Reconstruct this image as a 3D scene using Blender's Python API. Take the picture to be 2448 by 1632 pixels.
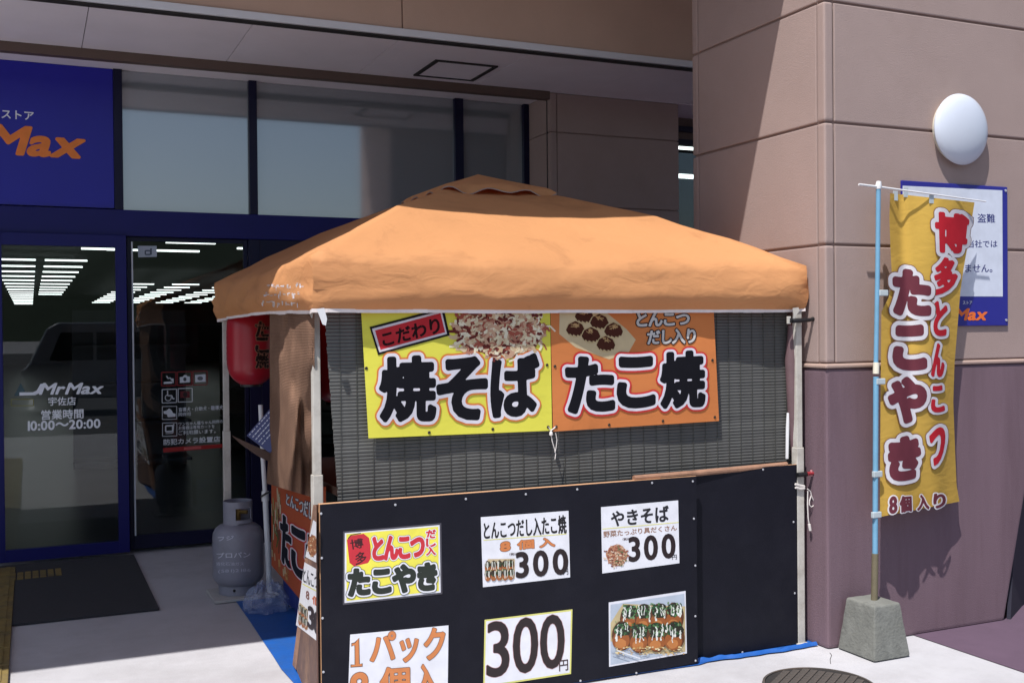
import bpy, bmesh, math, random
import numpy as np
from mathutils import Vector, Matrix, noise
random.seed(7)
SC = bpy.context.scene
for o in list(bpy.data.objects): bpy.data.objects.remove(o)
COL = SC.collection

# ------------------------------------------------------------------ camera
FPX, YAW, PITCH, ROLL, CAMH = 2565.273, math.radians(24.15997), math.radians(-0.53386), math.radians(-0.52853), 1.6
PW, PH = 2448.0, 1632.0
_f = Vector((math.sin(YAW)*math.cos(PITCH), math.cos(YAW)*math.cos(PITCH), math.sin(PITCH)))
_r = Vector((math.cos(YAW), -math.sin(YAW), 0)); _u = _r.cross(_f)
R_ = _r*math.cos(ROLL) + _u*math.sin(ROLL); U_ = -_r*math.sin(ROLL) + _u*math.cos(ROLL)
CAM = Vector((0, 0, CAMH))
cd = bpy.data.cameras.new('camera'); co = bpy.data.objects.new('camera', cd); COL.objects.link(co)
co.matrix_world = Matrix(((R_.x, U_.x, -_f.x, 0), (R_.y, U_.y, -_f.y, 0), (R_.z, U_.z, -_f.z, CAMH), (0, 0, 0, 1)))
cd.sensor_fit = 'HORIZONTAL'; cd.sensor_width = 36; cd.lens = FPX/PW*36; cd.clip_start = .05; cd.clip_end = 5000
SC.camera = co

# ------------------------------------------------------------------ sky, sun, exposure
SUN = Vector((.42, .325, -1)).normalized()          # the way the light travels
EL = math.asin(-SUN.z)
w = bpy.data.worlds.new('World'); SC.world = w; w.use_nodes = True
nt = w.node_tree; bg = nt.nodes['Background']
sky = nt.nodes.new('ShaderNodeTexSky'); sky.sky_type = 'NISHITA'; sky.sun_disc = False
sky.sun_elevation = EL; sky.sun_rotation = math.atan2(-SUN.x, -SUN.y)
sky.air_density = 1.0; sky.dust_density = 1.5
nt.links.new(sky.outputs[0], bg.inputs[0]); bg.inputs[1].default_value = .10
sd = bpy.data.lights.new('sun', 'SUN'); sd.energy = 4.6; sd.angle = math.radians(.53); sd.color = (1, .97, .935)
so = bpy.data.objects.new('sun', sd); COL.objects.link(so); so.location = (-4, -3, 12)
so.rotation_euler = SUN.to_track_quat('-Z', 'Y').to_euler()
SC.view_settings.view_transform = 'Standard'; SC.view_settings.look = 'None'
SC.view_settings.gamma = 1; SC.view_settings.exposure = .40
SC.render.engine = 'CYCLES'
SC.cycles.max_bounces = 10; SC.cycles.diffuse_bounces = 5; SC.cycles.transparent_max_bounces = 16

# ------------------------------------------------------------------ pixel rays (photograph 2448 x 1632)
def ray(x, y): return R_*((x-PW/2)/FPX) - U_*((y-PH/2)/FPX) + _f
def GZ(x, y, z=0):
    v = ray(x, y); return CAM + v*((z-CAMH)/v.z)
def GY(x, y, Y):
    v = ray(x, y); return CAM + v*(Y/v.y)
def GX(x, y, X):
    v = ray(x, y); return CAM + v*(X/v.x)
def GP(x, y, p, n):
    v = ray(x, y); return CAM + v*((p-CAM).dot(n)/v.dot(n))

# ------------------------------------------------------------------ helpers
def s2l(c): return tuple(((v/255)/12.92 if v <= 10.3 else ((v/255+.055)/1.055)**2.4) for v in c)
class MB:
    def __init__(s): s.v = []; s.f = []
    def add(s, vs, fs):
        b = len(s.v); s.v += [tuple(v) for v in vs]; s.f += [tuple(i+b for i in f) for f in fs]; return s
    def box(s, a, b):
        x0, y0, z0 = a; x1, y1, z1 = b
        if x0 > x1: x0, x1 = x1, x0
        if y0 > y1: y0, y1 = y1, y0
        if z0 > z1: z0, z1 = z1, z0
        return s.add([(x0,y0,z0),(x1,y0,z0),(x1,y1,z0),(x0,y1,z0),(x0,y0,z1),(x1,y0,z1),(x1,y1,z1),(x0,y1,z1)],
              [(0,3,2,1),(4,5,6,7),(0,1,5,4),(1,2,6,5),(2,3,7,6),(3,0,4,7)])
    def prism(s, pts, d):
        """closed polygon pts extruded by vector d"""
        n = len(pts); d = Vector(d); p = [Vector(q) for q in pts]
        return s.add(p + [q+d for q in p], [tuple(range(n)), tuple(range(2*n-1, n-1, -1))] +
              [(i, (i+1) % n + 0, (i+1) % n + n, i+n)[::-1] for i in range(n)])
    def tube(s, path, r, n=8, caps=True):
        P = [Vector(p) for p in path]; rr = r if isinstance(r, (list, tuple)) else [r]*len(P)
        b = len(s.v); vs = []; prev = None
        for i, p in enumerate(P):
            t = (P[min(i+1, len(P)-1)] - P[max(i-1, 0)]).normalized()
            a = prev if prev is not None else (Vector((0,0,1)) if abs(t.z) < .9 else Vector((1,0,0)))
            a = (a - t*a.dot(t)).normalized(); prev = a; c = t.cross(a)
            vs += [p + (a*math.cos(2*math.pi*k/n) + c*math.sin(2*math.pi*k/n))*rr[i] for k in range(n)]
        fs = [(i*n+k, i*n+(k+1) % n, (i+1)*n+(k+1) % n, (i+1)*n+k) for i in range(len(P)-1) for k in range(n)]
        if caps: fs += [tuple(range(n-1, -1, -1)), tuple((len(P)-1)*n+k for k in range(n))]
        return s.add(vs, fs)
    def lathe(s, prof, c, n=32, axis='Z'):
        c = Vector(c); vs = []; fs = []
        for (r, z) in prof:
            for k in range(n):
                a = 2*math.pi*k/n
                q = Vector((r*math.cos(a), r*math.sin(a), z))
                if axis == '-Y': q = Vector((r*math.cos(a), -z, r*math.sin(a)))
                vs.append(c+q)
        m = len(prof)
        for i in range(m-1):
            for k in range(n):
                f = (i*n+k, i*n+(k+1) % n, (i+1)*n+(k+1) % n, (i+1)*n+k)
                fs.append(f)
        fs += [tuple(range(n-1, -1, -1)), tuple((m-1)*n+k for k in range(n))]
        return s.add(vs, fs)
    def grid(s, nu, nv, fn):
        b = [fn(i/nu, j/nv) for j in range(nv+1) for i in range(nu+1)]
        return s.add(b, [(j*(nu+1)+i, j*(nu+1)+i+1, (j+1)*(nu+1)+i+1, (j+1)*(nu+1)+i) for j in range(nv) for i in range(nu)])
    def mesh(s, name, bevel=0, smooth=False, seg=2, angle=None):
        m = bpy.data.meshes.new(name); m.from_pydata(s.v, [], s.f); m.update()
        bm = bmesh.new(); bm.from_mesh(m)
        bmesh.ops.recalc_face_normals(bm, faces=bm.faces)
        if bevel:
            bmesh.ops.bevel(bm, geom=[e for e in bm.edges if e.calc_face_angle(0) > .5], offset=bevel, segments=seg, affect='EDGES', profile=.6)
        if smooth:
            for f in bm.faces: f.smooth = True
            for e in bm.edges:
                if e.calc_face_angle(0) > (angle or .6): e.smooth = False
        bm.to_mesh(m); bm.free(); return m
def obj(name, data, mat=None, parent=None, loc=None):
    o = bpy.data.objects.new(name, data)
    if mat is not None and data is not None and not data.materials: data.materials.append(mat)
    COL.objects.link(o)
    L = Vector(loc) if loc is not None else Vector((0, 0, 0))
    if parent is not None:
        o.parent = parent
        if parent.type == 'EMPTY': L = L - parent.location
        elif parent.get('_loc'): L = L - Vector(parent['_loc'])
    o.location = L
    return o
def part(name, mb, mat, parent, bevel=0, smooth=False, **k): return obj(name, mb.mesh(name, bevel, smooth, **k), mat, parent)
def tag(o, label, cat, group=None):
    o['label'] = label; o['category'] = cat
    if group: o['group'] = group
    return o
def thing(name, label, cat, loc, group=None):
    o = bpy.data.objects.new(name, None); COL.objects.link(o); o.location = loc; o.empty_display_size = .1
    return tag(o, label, cat, group)
def struct(name, mb, mat, smooth=False, kind='structure'):
    o = obj(name, mb.mesh(name, 0, smooth), mat); o['kind'] = kind; return o

# ------------------------------------------------------------------ materials
def newmat(name):
    m = bpy.data.materials.new(name); m.use_nodes = True
    return m, m.node_tree, m.node_tree.nodes['Principled BSDF']
def M(name, col, rough=.6, var=.10, scale=6, bump=0, bscale=120, metal=0, spec=.5, dirt=None, dirt_scale=2, dirt_amt=.5, stretch=(1,1,1), coat=0):
    """col: sRGB albedo 0..255.  var: brightness mottling; dirt: second colour in patches"""
    m, t, b = newmat(name); N = t.nodes; L = t.links
    tc = N.new('ShaderNodeTexCoord'); mp = N.new('ShaderNodeMapping'); mp.inputs['Scale'].default_value = stretch
    L.new(tc.outputs['Object'], mp.inputs[0])
    c = s2l(col)
    n1 = N.new('ShaderNodeTexNoise'); n1.inputs['Scale'].default_value = scale; n1.inputs['Detail'].default_value = 8; n1.inputs['Roughness'].default_value = .62
    L.new(mp.outputs[0], n1.inputs['Vector'])
    r = N.new('ShaderNodeMapRange'); r.inputs[1].default_value = .3; r.inputs[2].default_value = .7
    r.inputs[3].default_value = 1-var; r.inputs[4].default_value = 1+var*.7; L.new(n1.outputs['Fac'], r.inputs[0])
    mul = N.new('ShaderNodeVectorMath'); mul.operation = 'SCALE'; mul.inputs[0].default_value = c; L.new(r.outputs[0], mul.inputs['Scale'])
    out = mul.outputs[0]
    if dirt:
        n2 = N.new('ShaderNodeTexNoise'); n2.inputs['Scale'].default_value = dirt_scale; n2.inputs['Detail'].default_value = 10; n2.inputs['Roughness'].default_value = .7
        L.new(mp.outputs[0], n2.inputs['Vector'])
        r2 = N.new('ShaderNodeMapRange'); r2.inputs[1].default_value = .48; r2.inputs[2].default_value = .72; r2.inputs[4].default_value = dirt_amt; L.new(n2.outputs['Fac'], r2.inputs[0])
        mx = N.new('ShaderNodeMix'); mx.data_type = 'RGBA'; L.new(r2.outputs[0], mx.inputs[0]); L.new(out, mx.inputs[6]); mx.inputs[7].default_value = (*s2l(dirt), 1)
        out = mx.outputs[2]
    L.new(out, b.inputs['Base Color'])
    b.inputs['Roughness'].default_value = rough; b.inputs['Metallic'].default_value = metal
    b.inputs['Specular IOR Level'].default_value = spec
    if coat: b.inputs['Coat Weight'].default_value = coat
    if bump:
        n3 = N.new('ShaderNodeTexNoise'); n3.inputs['Scale'].default_value = bscale; n3.inputs['Detail'].default_value = 4
        L.new(tc.outputs['Object'], n3.inputs['Vector'])
        bp = N.new('ShaderNodeBump'); bp.inputs['Strength'].default_value = bump; bp.inputs['Distance'].default_value = .004
        L.new(n3.outputs['Fac'], bp.inputs['Height']); L.new(bp.outputs[0], b.inputs['Normal'])
    return m
def glassmat(name, ior=1.5, tint=(.86, .9, .9)):
    m, t, b = newmat(name); N = t.nodes; L = t.links; N.remove(b)
    fr = N.new('ShaderNodeFresnel'); fr.inputs[0].default_value = ior
    tr = N.new('ShaderNodeBsdfTransparent'); tr.inputs[0].default_value = (*tint, 1)
    gl = N.new('ShaderNodeBsdfGlossy'); gl.inputs['Roughness'].default_value = .004
    mx = N.new('ShaderNodeMixShader'); L.new(fr.outputs[0], mx.inputs[0]); L.new(tr.outputs[0], mx.inputs[1]); L.new(gl.outputs[0], mx.inputs[2])
    L.new(mx.outputs[0], N['Material Output'].inputs[0]); return m
def emat(name, col, s):
    m, t, b = newmat(name); b.inputs['Base Color'].default_value = (.8, .8, .8, 1)
    b.inputs['Emission Color'].default_value = (*col, 1); b.inputs['Emission Strength'].default_value = s; return m
def printmat(name, rough=.5, trans=0, spec=.4, bump=0):
    m, t, b = newmat(name); N = t.nodes; L = t.links
    a = N.new('ShaderNodeVertexColor'); a.layer_name = 'Col'
    tc = N.new('ShaderNodeTexCoord'); n = N.new('ShaderNodeTexNoise'); n.inputs['Scale'].default_value = 14; n.inputs['Detail'].default_value = 6
    L.new(tc.outputs['Object'], n.inputs['Vector'])
    r = N.new('ShaderNodeMapRange'); r.inputs[1].default_value = .3; r.inputs[2].default_value = .7; r.inputs[3].default_value = .9; r.inputs[4].default_value = 1.04; L.new(n.outputs['Fac'], r.inputs[0])
    mul = N.new('ShaderNodeVectorMath'); mul.operation = 'SCALE'; L.new(a.outputs[0], mul.inputs[0]); L.new(r.outputs[0], mul.inputs['Scale'])
    L.new(mul.outputs[0], b.inputs['Base Color']); b.inputs['Roughness'].default_value = rough; b.inputs['Specular IOR Level'].default_value = spec
    if trans:
        tl = N.new('ShaderNodeBsdfTranslucent'); L.new(mul.outputs[0], tl.inputs[0])
        mx = N.new('ShaderNodeMixShader'); mx.inputs[0].default_value = trans
        L.new(b.outputs[0], mx.inputs[1]); L.new(tl.outputs[0], mx.inputs[2]); L.new(mx.outputs[0], N['Material Output'].inputs[0])
    return m
PRINT = printmat('printed_vinyl', .45); PAPER = printmat('printed_paper', .35, spec=.5); CLOTHPRINT = printmat('printed_cloth', .8, .25, .2)
DECAL = printmat('window_decal', .5)

# ------------------------------------------------------------------ flat print: lettering and pictures laid on a surface
_gl = {}
def glyph(ch):
    if ch in _gl: return _gl[ch]
    c = bpy.data.curves.new('glyph', 'FONT'); c.body = ch; c.resolution_u = 4
    o = bpy.data.objects.new('glyph', c); COL.objects.link(o)
    dg = bpy.context.evaluated_depsgraph_get(); e = o.evaluated_get(dg); m = e.to_mesh()
    v = [(p.co.x, p.co.y) for p in m.vertices]; f = [tuple(p.vertices) for p in m.polygons]
    e.to_mesh_clear()
    bpy.data.objects.remove(o); bpy.data.curves.remove(c)
    adv = (max(p[0] for p in v)+.06) if v else .4
    if ord(ch) > 0x2000: adv = 1.0
    _gl[ch] = (v, f, adv); return _gl[ch]
def offset_shape(chars, r, h):
    """outline of flat glyphs grown by r: one clean sheet of cells, no overlaps"""
    allp = np.concatenate([c[0] for c in chars]); lo = allp.min(0)-r-2*h; hi = allp.max(0)+r+2*h
    nx, ny = int((hi[0]-lo[0])/h)+2, int((hi[1]-lo[1])/h)+2
    D = np.full((ny, nx), 9.0)
    for P, F in chars:
        cnt = {}
        for f in F:
            for a, b in zip(f, f[1:]+f[:1]):
                k = (min(a, b), max(a, b)); cnt[k] = cnt.get(k, 0)+1
        E = np.array([k for k, c in cnt.items() if c == 1])
        if len(E) == 0: continue
        A = P[E[:, 0]]; B = P[E[:, 1]]; d = B-A; L2 = (d*d).sum(1)+1e-12
        i0, i1 = max(0, int((P[:, 0].min()-r-lo[0])/h)-1), min(nx, int((P[:, 0].max()+r-lo[0])/h)+3)
        j0, j1 = max(0, int((P[:, 1].min()-r-lo[1])/h)-1), min(ny, int((P[:, 1].max()+r-lo[1])/h)+3)
        gx, gy = np.meshgrid(lo[0]+h*np.arange(i0, i1), lo[1]+h*np.arange(j0, j1)); Q = np.stack([gx.ravel(), gy.ravel()], 1)
        w = Q[:, None, :]-A[None]; t = np.clip((w*d[None]).sum(2)/L2[None], 0, 1)
        dd = np.sqrt(((w-t[..., None]*d[None])**2).sum(2)).min(1)
        y0, y1 = A[None, :, 1], B[None, :, 1]; qy = Q[:, 1:2]; qx = Q[:, 0:1]
        with np.errstate(divide='ignore', invalid='ignore'):
            xc = A[None, :, 0]+(qy-y0)*d[None, :, 0]/np.where(np.abs(y1-y0) < 1e-12, 1e-12, (y1-y0))
        ins = ((((y0 > qy) != (y1 > qy)) & (xc > qx)).sum(1) % 2) == 1
        dd = np.where(ins, -dd, dd).reshape(gx.shape)
        D[j0:j1, i0:i1] = np.minimum(D[j0:j1, i0:i1], dd)
    L = D-r; neg = L < 0
    full = neg[:-1, :-1] & neg[1:, :-1] & neg[:-1, 1:] & neg[1:, 1:]
    some = (neg[:-1, :-1] | neg[1:, :-1] | neg[:-1, 1:] | neg[1:, 1:]) & ~full
    V = []; F = []
    def X(i): return lo[0]+h*i
    def Y(j): return lo[1]+h*j
    for j in range(ny-1):
        row = full[j]; i = 0
        if row.any():
            e = np.flatnonzero(np.diff(np.concatenate([[0], row.astype(np.int8), [0]])))
            for a, b in zip(e[::2], e[1::2]):
                k = len(V); V += [(X(a), Y(j)), (X(b), Y(j)), (X(b), Y(j+1)), (X(a), Y(j+1))]; F.append((k, k+1, k+2, k+3))
        for i in np.flatnonzero(some[j]):
            c = [(i, j), (i+1, j), (i+1, j+1), (i, j+1)]; p = []
            for q in range(4):
                a, b = c[q], c[(q+1) % 4]; la, lb = L[a[1], a[0]], L[b[1], b[0]]
                if la < 0: p.append((X(a[0]), Y(a[1])))
                if (la < 0) != (lb < 0): u = la/(la-lb); p.append((X(a[0]+(b[0]-a[0])*u), Y(a[1]+(b[1]-a[1])*u)))
            if len(p) > 2: k = len(V); V += p; F.append(tuple(range(k, k+len(p))))
    return V, F
class Sheet:
    def __init__(s, fn, org=(0, 0), sc=1, maxlen=None):
        s.fn = fn; s.o = org; s.s = sc; s.parts = {}; s.layer = 2; s.maxlen = maxlen; s.zu = .00022; s.xmax = None
    def px(s, p): return (s.o[0]+p[0]/s.s, s.o[1]+p[1]/s.s)
    def raw(s, part, pts, faces, col, step=.1):
        s.layer += step; d = s.parts.setdefault(part, ([], [], [])); b = len(d[0])
        z = s.layer*s.zu
        pts = [s.px(p) for p in pts]
        if s.xmax:
            np_, nf = [], []
            for f in faces:
                pl = [pts[i] for i in f]; o = []
                for a, b2 in zip(pl, pl[1:]+pl[:1]):
                    if a[0] <= s.xmax: o.append(a)
                    if (a[0] <= s.xmax) != (b2[0] <= s.xmax): t = (s.xmax-a[0])/(b2[0]-a[0]); o.append((s.xmax, a[1]+(b2[1]-a[1])*t))
                if len(o) > 2: nf.append(tuple(range(len(np_), len(np_)+len(o)))); np_ += o
            pts, faces = np_, nf
        if s.maxlen:
            out = []; st = []
            for f in faces:
                for k in range(1, len(f)-1): st.append((pts[f[0]], pts[f[k]], pts[f[k+1]]))
            while st:
                t = st.pop(); e = [math.dist(t[i], t[(i+1) % 3]) for i in range(3)]; k = e.index(max(e))
                if e[k] > s.maxlen:
                    a, b2, c = t[k], t[(k+1) % 3], t[(k+2) % 3]; mm = ((a[0]+b2[0])/2, (a[1]+b2[1])/2)
                    st += [(a, mm, c), (mm, b2, c)]
                else: out.append(t)
            pts = [p for t in out for p in t]; faces = [(3*i, 3*i+1, 3*i+2) for i in range(len(out))]
        d[0].extend((p[0], p[1], z) for p in pts); d[1].extend(tuple(i+b for i in f) for f in faces); d[2].extend([col]*len(faces))
    def poly(s, part, pts, col, step=.35): s.raw(part, pts, [tuple(range(len(pts)))], col, step)
    def rect(s, part, x0, y0, x1, y1, col): s.poly(part, [(x0, y0), (x1, y0), (x1, y1), (x0, y1)], col)
    def ell(s, part, cx, cy, rx, ry, col, n=18, rot=0, jit=0):
        ps = []
        for k in range(n):
            a = 2*math.pi*k/n; q = 1+jit*(random.random()-.5); x, y = rx*q*math.cos(a), ry*q*math.sin(a)
            ps.append((cx+x*math.cos(rot)-y*math.sin(rot), cy+x*math.sin(rot)+y*math.cos(rot)))
        s.poly(part, ps, col, .04)
    def line(s, part, pts, wd, col):
        for (a, b) in zip(pts, pts[1:]):
            dx, dy = b[0]-a[0], b[1]-a[1]; l = math.hypot(dx, dy) or 1; nx, ny = -dy/l*wd/2, dx/l*wd/2
            s.poly(part, [(a[0]+nx, a[1]+ny), (b[0]+nx, b[1]+ny), (b[0]-nx, b[1]-ny), (a[0]-nx, a[1]-ny)], col, getattr(s, 'ls', .035))
    def frame(s, part, x0, y0, x1, y1, wd, col, dy=0):
        s.line(part, [(x0, y0), (x1, y0+dy), (x1, y1+dy), (x0, y1), (x0, y0)], wd, col)
    def text(s, part, st, q, col, bold=0, shear=0, outline=(), gap=0):
        s.texts(part, [(st, q)], col, bold, shear, outline, gap)
    def texts(s, part, items, col, bold=0, shear=0, outline=(), gap=0):
        """items: (string, box or four corners TL TR BR BL); outline: [(radius_em, colour)] from widest to narrowest"""
        prep = []
        for st, q in items:
            if not isinstance(q[0], (tuple, list)): x0, y0, x1, y1 = q; q = [(x0, y0), (x1, y0), (x1, y1), (x0, y1)]
            G = []; x = 0
            for ch in st:
                if ch in ' \u3000': x += .6; continue
                v, f, adv = glyph(ch); G.append((np.array([(p[0]+x+shear*p[1], p[1]) for p in v]), f)); x += adv+gap
            A = np.concatenate([g[0] for g in G]); a0, b0 = A.min(0); a1, b1 = A.max(0)
            ex, ey = math.dist(q[0], q[1])/(a1-a0), math.dist(q[0], q[3])/(b1-b0); em = math.sqrt(ex*ey)
            k = np.array([em/ex, em/ey])
            prep.append((q, [(g[0]/k, g[1]) for g in G], k, (a0, a1, b0, b1), em/s.s))
        for r, c in list(outline)+[(bold, col)]:
            z0 = s.layer
            for n, (q, G, k, (a0, a1, b0, b1), empx) in enumerate(prep):
                def bil(p):
                    u = (p[0]*k[0]-a0)/(a1-a0); t = (b1-p[1]*k[1])/(b1-b0)
                    return tuple((q[0][m]*(1-u)+q[1][m]*u)*(1-t) + (q[3][m]*(1-u)+q[2][m]*u)*t for m in (0, 1))
                s.layer = z0+n*.03
                if r: V, F = offset_shape(G, r, 1/34 if empx < 60 else (1/48 if empx < 110 else 1/64))
                else:
                    V = []; F = []
                    for P, f in G: b_ = len(V); V += [tuple(p) for p in P]; F += [tuple(i+b_ for i in g) for g in f]
                s.raw(part, [bil(p) for p in V], F, c, .05)
            s.layer = z0+.5+len(prep)*.03
    def build(s, parent, mat=PRINT, names=None):
        res = {}
        for nme, (v, f, c) in s.parts.items():
            m = bpy.data.meshes.new(nme); m.from_pydata([s.fn(*p) for p in v], [], f); m.update()
            bm = bmesh.new(); bm.from_mesh(m); 
            cl = bm.loops.layers.float_color.new('Col')
            for face, cc in zip(bm.faces, c):
                k = (*s2l(cc), 1)
                for lp in face.loops: lp[cl] = k
                cen = face.calc_center_median(); 
                if face.normal.dot(CAM-cen) < 0: face.normal_flip()
            bm.to_mesh(m); bm.free()
            res[nme] = obj(nme, m, mat, parent)
        return res
def onYp(Y): return lambda x, y, o=0: GY(x, y, Y)+Vector((0, -o, 0))
def onXp(X): return lambda x, y, o=0: GX(x, y, X)+Vector((-o, 0, 0))
def cframe(org, sc): return lambda *pts: [(org[0]+p[0]/sc, org[1]+p[1]/sc) for p in pts]

# ================================================================== SETTING
CONC = M('concrete', (174, 173, 177), .85, .10, 1.6, .35, 90, dirt=(138, 134, 136), dirt_scale=1.1, dirt_amt=.55)
ASPH = M('asphalt', (78, 78, 80), .9, .15, 3, .5, 160)
PURP = M('purple_paving', (86, 67, 84), .85, .08, 4, .4, 220, dirt=(70, 55, 68), dirt_scale=3, dirt_amt=.5)
BEIGE = M('beige_wall_coating', (157, 137, 131), .85, .05, 3, .55, 260, dirt=(144, 123, 115), dirt_scale=1.2, dirt_amt=.5)
BEIGEG = M('beige_groove', (138, 114, 106), .9, .05, 4)
PURPW = M('purple_base_coating', (110, 89, 98), .8, .12, 2.2, .5, 240, dirt=(92, 71, 79), dirt_scale=2.6, dirt_amt=.6, stretch=(2.2, 2.2, .25))
LEDGE = M('ledge_coating', (178, 152, 140), .8, .06, 5, .3, 200)
SOFF = M('soffit_board', (236, 228, 234), .8, .05, 2, .1, 200)
STEEL = M('grey_steel_trim', (222, 224, 232), .5, .05, 5)
BROWN = M('brown_trim', (92, 74, 66), .6, .08, 5)
DARKGAP = M('shadow_gap', (40, 36, 36), .8, .05)
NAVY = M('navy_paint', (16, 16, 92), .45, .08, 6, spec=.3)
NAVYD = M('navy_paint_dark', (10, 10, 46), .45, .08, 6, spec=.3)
GLASS = glassmat('window_glass')

g = struct('ground', MB().add([(-600,-600,0),(600,-600,0),(600,60,0),(-600,60,0)], [(0,1,2,3)]), CONC)
struct('parking_lot', MB().add([(-80,-90,.004),(80,-90,.004),(80,-2.2,.004),(-80,-2.2,.004)], [(0,1,2,3)]), ASPH)
struct('paving', MB().add([(4.173,-2.2,.004),(40,-2.2,.004),(40,8.2,.004),(4.173,8.2,.004)], [(0,1,2,3)]), PURP)
mb = MB(); lp = [(-60+i*6, 0) for i in range(21)]
for x, _ in lp: mb.box((x-.06, -14, .008), (x+.06, -9, .010))
struct('parking_line', mb, M('road_paint', (215, 215, 212), .7))
def hillf(u, v):
    x = -700+1400*u; y = -320-160*v
    return (x, y, -2 + (math.sin(v*math.pi/1.15))*(30+9*math.sin(x*.011+1)+7*math.sin(x*.027)+6*noise.noise((x*.02, v*3, 0))))
struct('hills', MB().grid(90, 8, hillf), M('wooded_hill', (52, 66, 50), .95, .3, .05), True)
# hairline crack in the slab
cr = [GZ(*p) for p in cframe((1760, 1440), 4.9)((1095, 585), (1118, 615), (1100, 665), (1106, 715))]
mb = MB()
for a, b in zip(cr, cr[1:]):
    n = Vector((-(b-a).y, (b-a).x, 0)).normalized()*.0014; up = Vector((0, 0, .0015))
    mb.add([a-n+up, b-n+up, b+n+up, a+n+up], [(0, 1, 2, 3)])
part('crack', mb, DARKGAP, g)

# ---- entrance pillar
ZR = [1.424, 2.018, 2.627, 3.227, 3.83, 4.25]
PX, PF, PB = 3.61, 4.23, 5.39
pil = thing('entrance_pillar', 'large square pillar, beige panelled above and purple below, behind the yellow flag', 'pillar', (4.2, 4.8, 0))
mb = MB().prism([(PX, PF, 0), (4.826, PF, 0), (5.16, PF, 1.402), (PX, PF, 1.402)], (0, PB-PF, 0))
part('base_course', mb, PURPW, pil, .02, seg=3)
part('ledge', MB().box((PX-.008, PF-.008, 1.402), (5.17, PB+.008, 1.424)), LEDGE, pil, .008)
part('core', MB().box((PX+.012, PF+.012, 1.424), (5.19, PB-.012, 4.25)), BEIGEG, pil)
for z0, z1 in zip(ZR, ZR[1:]):
    part('panel', MB().box((PX+.062, PF, z0+.006), (5.2, PF+.02, z1-.006)), BEIGE, pil, .006)
    part('panel', MB().box((PX, PF+.062, z0+.006), (PX+.02, PB-.062, z1-.006)), BEIGE, pil, .006)
    part('corner_bead', MB().box((PX-.002, PF-.002, z0+.005), (PX+.056, PF+.056, z1-.005)), BEIGE, pil, .014, seg=3)
    part('corner_bead', MB().box((PX-.002, PB-.056, z0+.005), (PX+.05, PB+.002, z1-.005)), BEIGE, pil, .012)
# ---- wall over the entrance, far pillar, porch roof
lin = thing('front_wall', 'beige front wall spanning high above the shop entrance', 'wall', (0, 4.8, 4.25))
for i in range(6):
    part('panel', MB().box((-2.6+1.95*i+.006, PF, 4.262), (-2.6+1.95*(i+1)-.006, PF+.02, 5.6)), BEIGE, lin, .006)
part('core', MB().box((-2.6, PF+.012, 4.254), (9.1, PB, 5.6)), BEIGEG, lin)  # left end stopped short so sunlit ground brightens the canopy
fp = thing('porch_pillar', 'slim pillar holding the far end of the front wall', 'pillar', (-2.4, 4.8, 0))
part('shaft', MB().box((-2.6, PF+.02, 1.42), (-2.2, PF+.42, 4.25)), BEIGE, fp, .02); part('base_course', MB().box((-2.6, PF+.02, 0), (-2.2, PF+.42, 1.418)), PURPW, fp, .02)
roof = obj('unseen_porch_roof', MB().box((-2.6, PB+.002, 5.2), (9, 8.6, 5.4)).mesh('unseen_porch_roof'), SOFF); tag(roof, 'unseen flat roof slab behind the front wall, cut short to let bounced light in', 'roof')  # unseen slab; left end cut so bounced light reaches fascia and soffit

# ---- canopy over the doors: fascia, steel edge, soffit boards
can = thing('door_canopy', 'beige fascia and grey soffit canopy over the shop doors', 'canopy', (1, 7.3, 3.555))
FY, SZ = 6.8, 3.556
jx = GY(962, 60, FY).x
FASC = M('lightened_fascia', (200, 170, 152), .8, .05, 3, .4, 240)  # fascia beige made lighter to carry the light bounced off sunlit ground
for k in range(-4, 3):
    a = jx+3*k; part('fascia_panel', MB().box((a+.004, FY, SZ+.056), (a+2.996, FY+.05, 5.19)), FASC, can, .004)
part('steel_edge', MB().box((jx-12, FY-.022, SZ+.004), (9, FY+.06, SZ+.052)), STEEL, can, .004)
part('shadow_gap', MB().box((jx-12, FY-.004, SZ-.010), (9, FY+.05, SZ+.002)), DARKGAP, can)
xa, xb = GZ(205, 60, SZ).x, GZ(570, 107, SZ).x; sp = xb-xa
hx = [GZ(*p, SZ) for p in ((995, 178.6), (1044.6, 143), (1182, 157), (1132, 189))]
k = -12
while xa+sp*k < 9:
    a = xa+sp*k; part('soffit_board', MB().box((a+.0025, FY+.055, SZ), (a+sp-.0025, 7.878, SZ+.02)), SOFF, can); k += 1
part('backing', MB().box((-9, FY+.055, SZ+.022), (24, 8.7, SZ+.05)), DARKGAP, can)
hatch = thing('access_hatch', 'square access hatch with dark frame in the grey soffit', 'hatch', tuple((hx[0]+hx[2])/2))
hc = [(min(p.x for p in hx)+max(p.x for p in hx))/2, (min(p.y for p in hx)+max(p.y for p in hx))/2]
h2 = .245
mb = MB()
for (a, b) in (((-h2, -h2), (h2, -h2+.02)), ((-h2, h2-.02), (h2, h2)), ((-h2, -h2+.02), (-h2+.03, h2-.02)), ((h2-.03, -h2+.02), (h2, h2-.02))):
    mb.box((hc[0]+a[0], hc[1]+a[1], SZ-.012), (hc[0]+b[0], hc[1]+b[1], SZ-.001))
part('frame', mb, DARKGAP, hatch); part('lid', MB().box((hc[0]-h2+.032, hc[1]-h2+.022, SZ-.006), (hc[0]+h2-.032, hc[1]+h2-.022, SZ-.001)), SOFF, hatch)
DY = 8.33
part('drop_lintel', MB().box((-9, 7.88, 3.492), (3.895, 7.95, SZ+.03)), BROWN, can)
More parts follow.
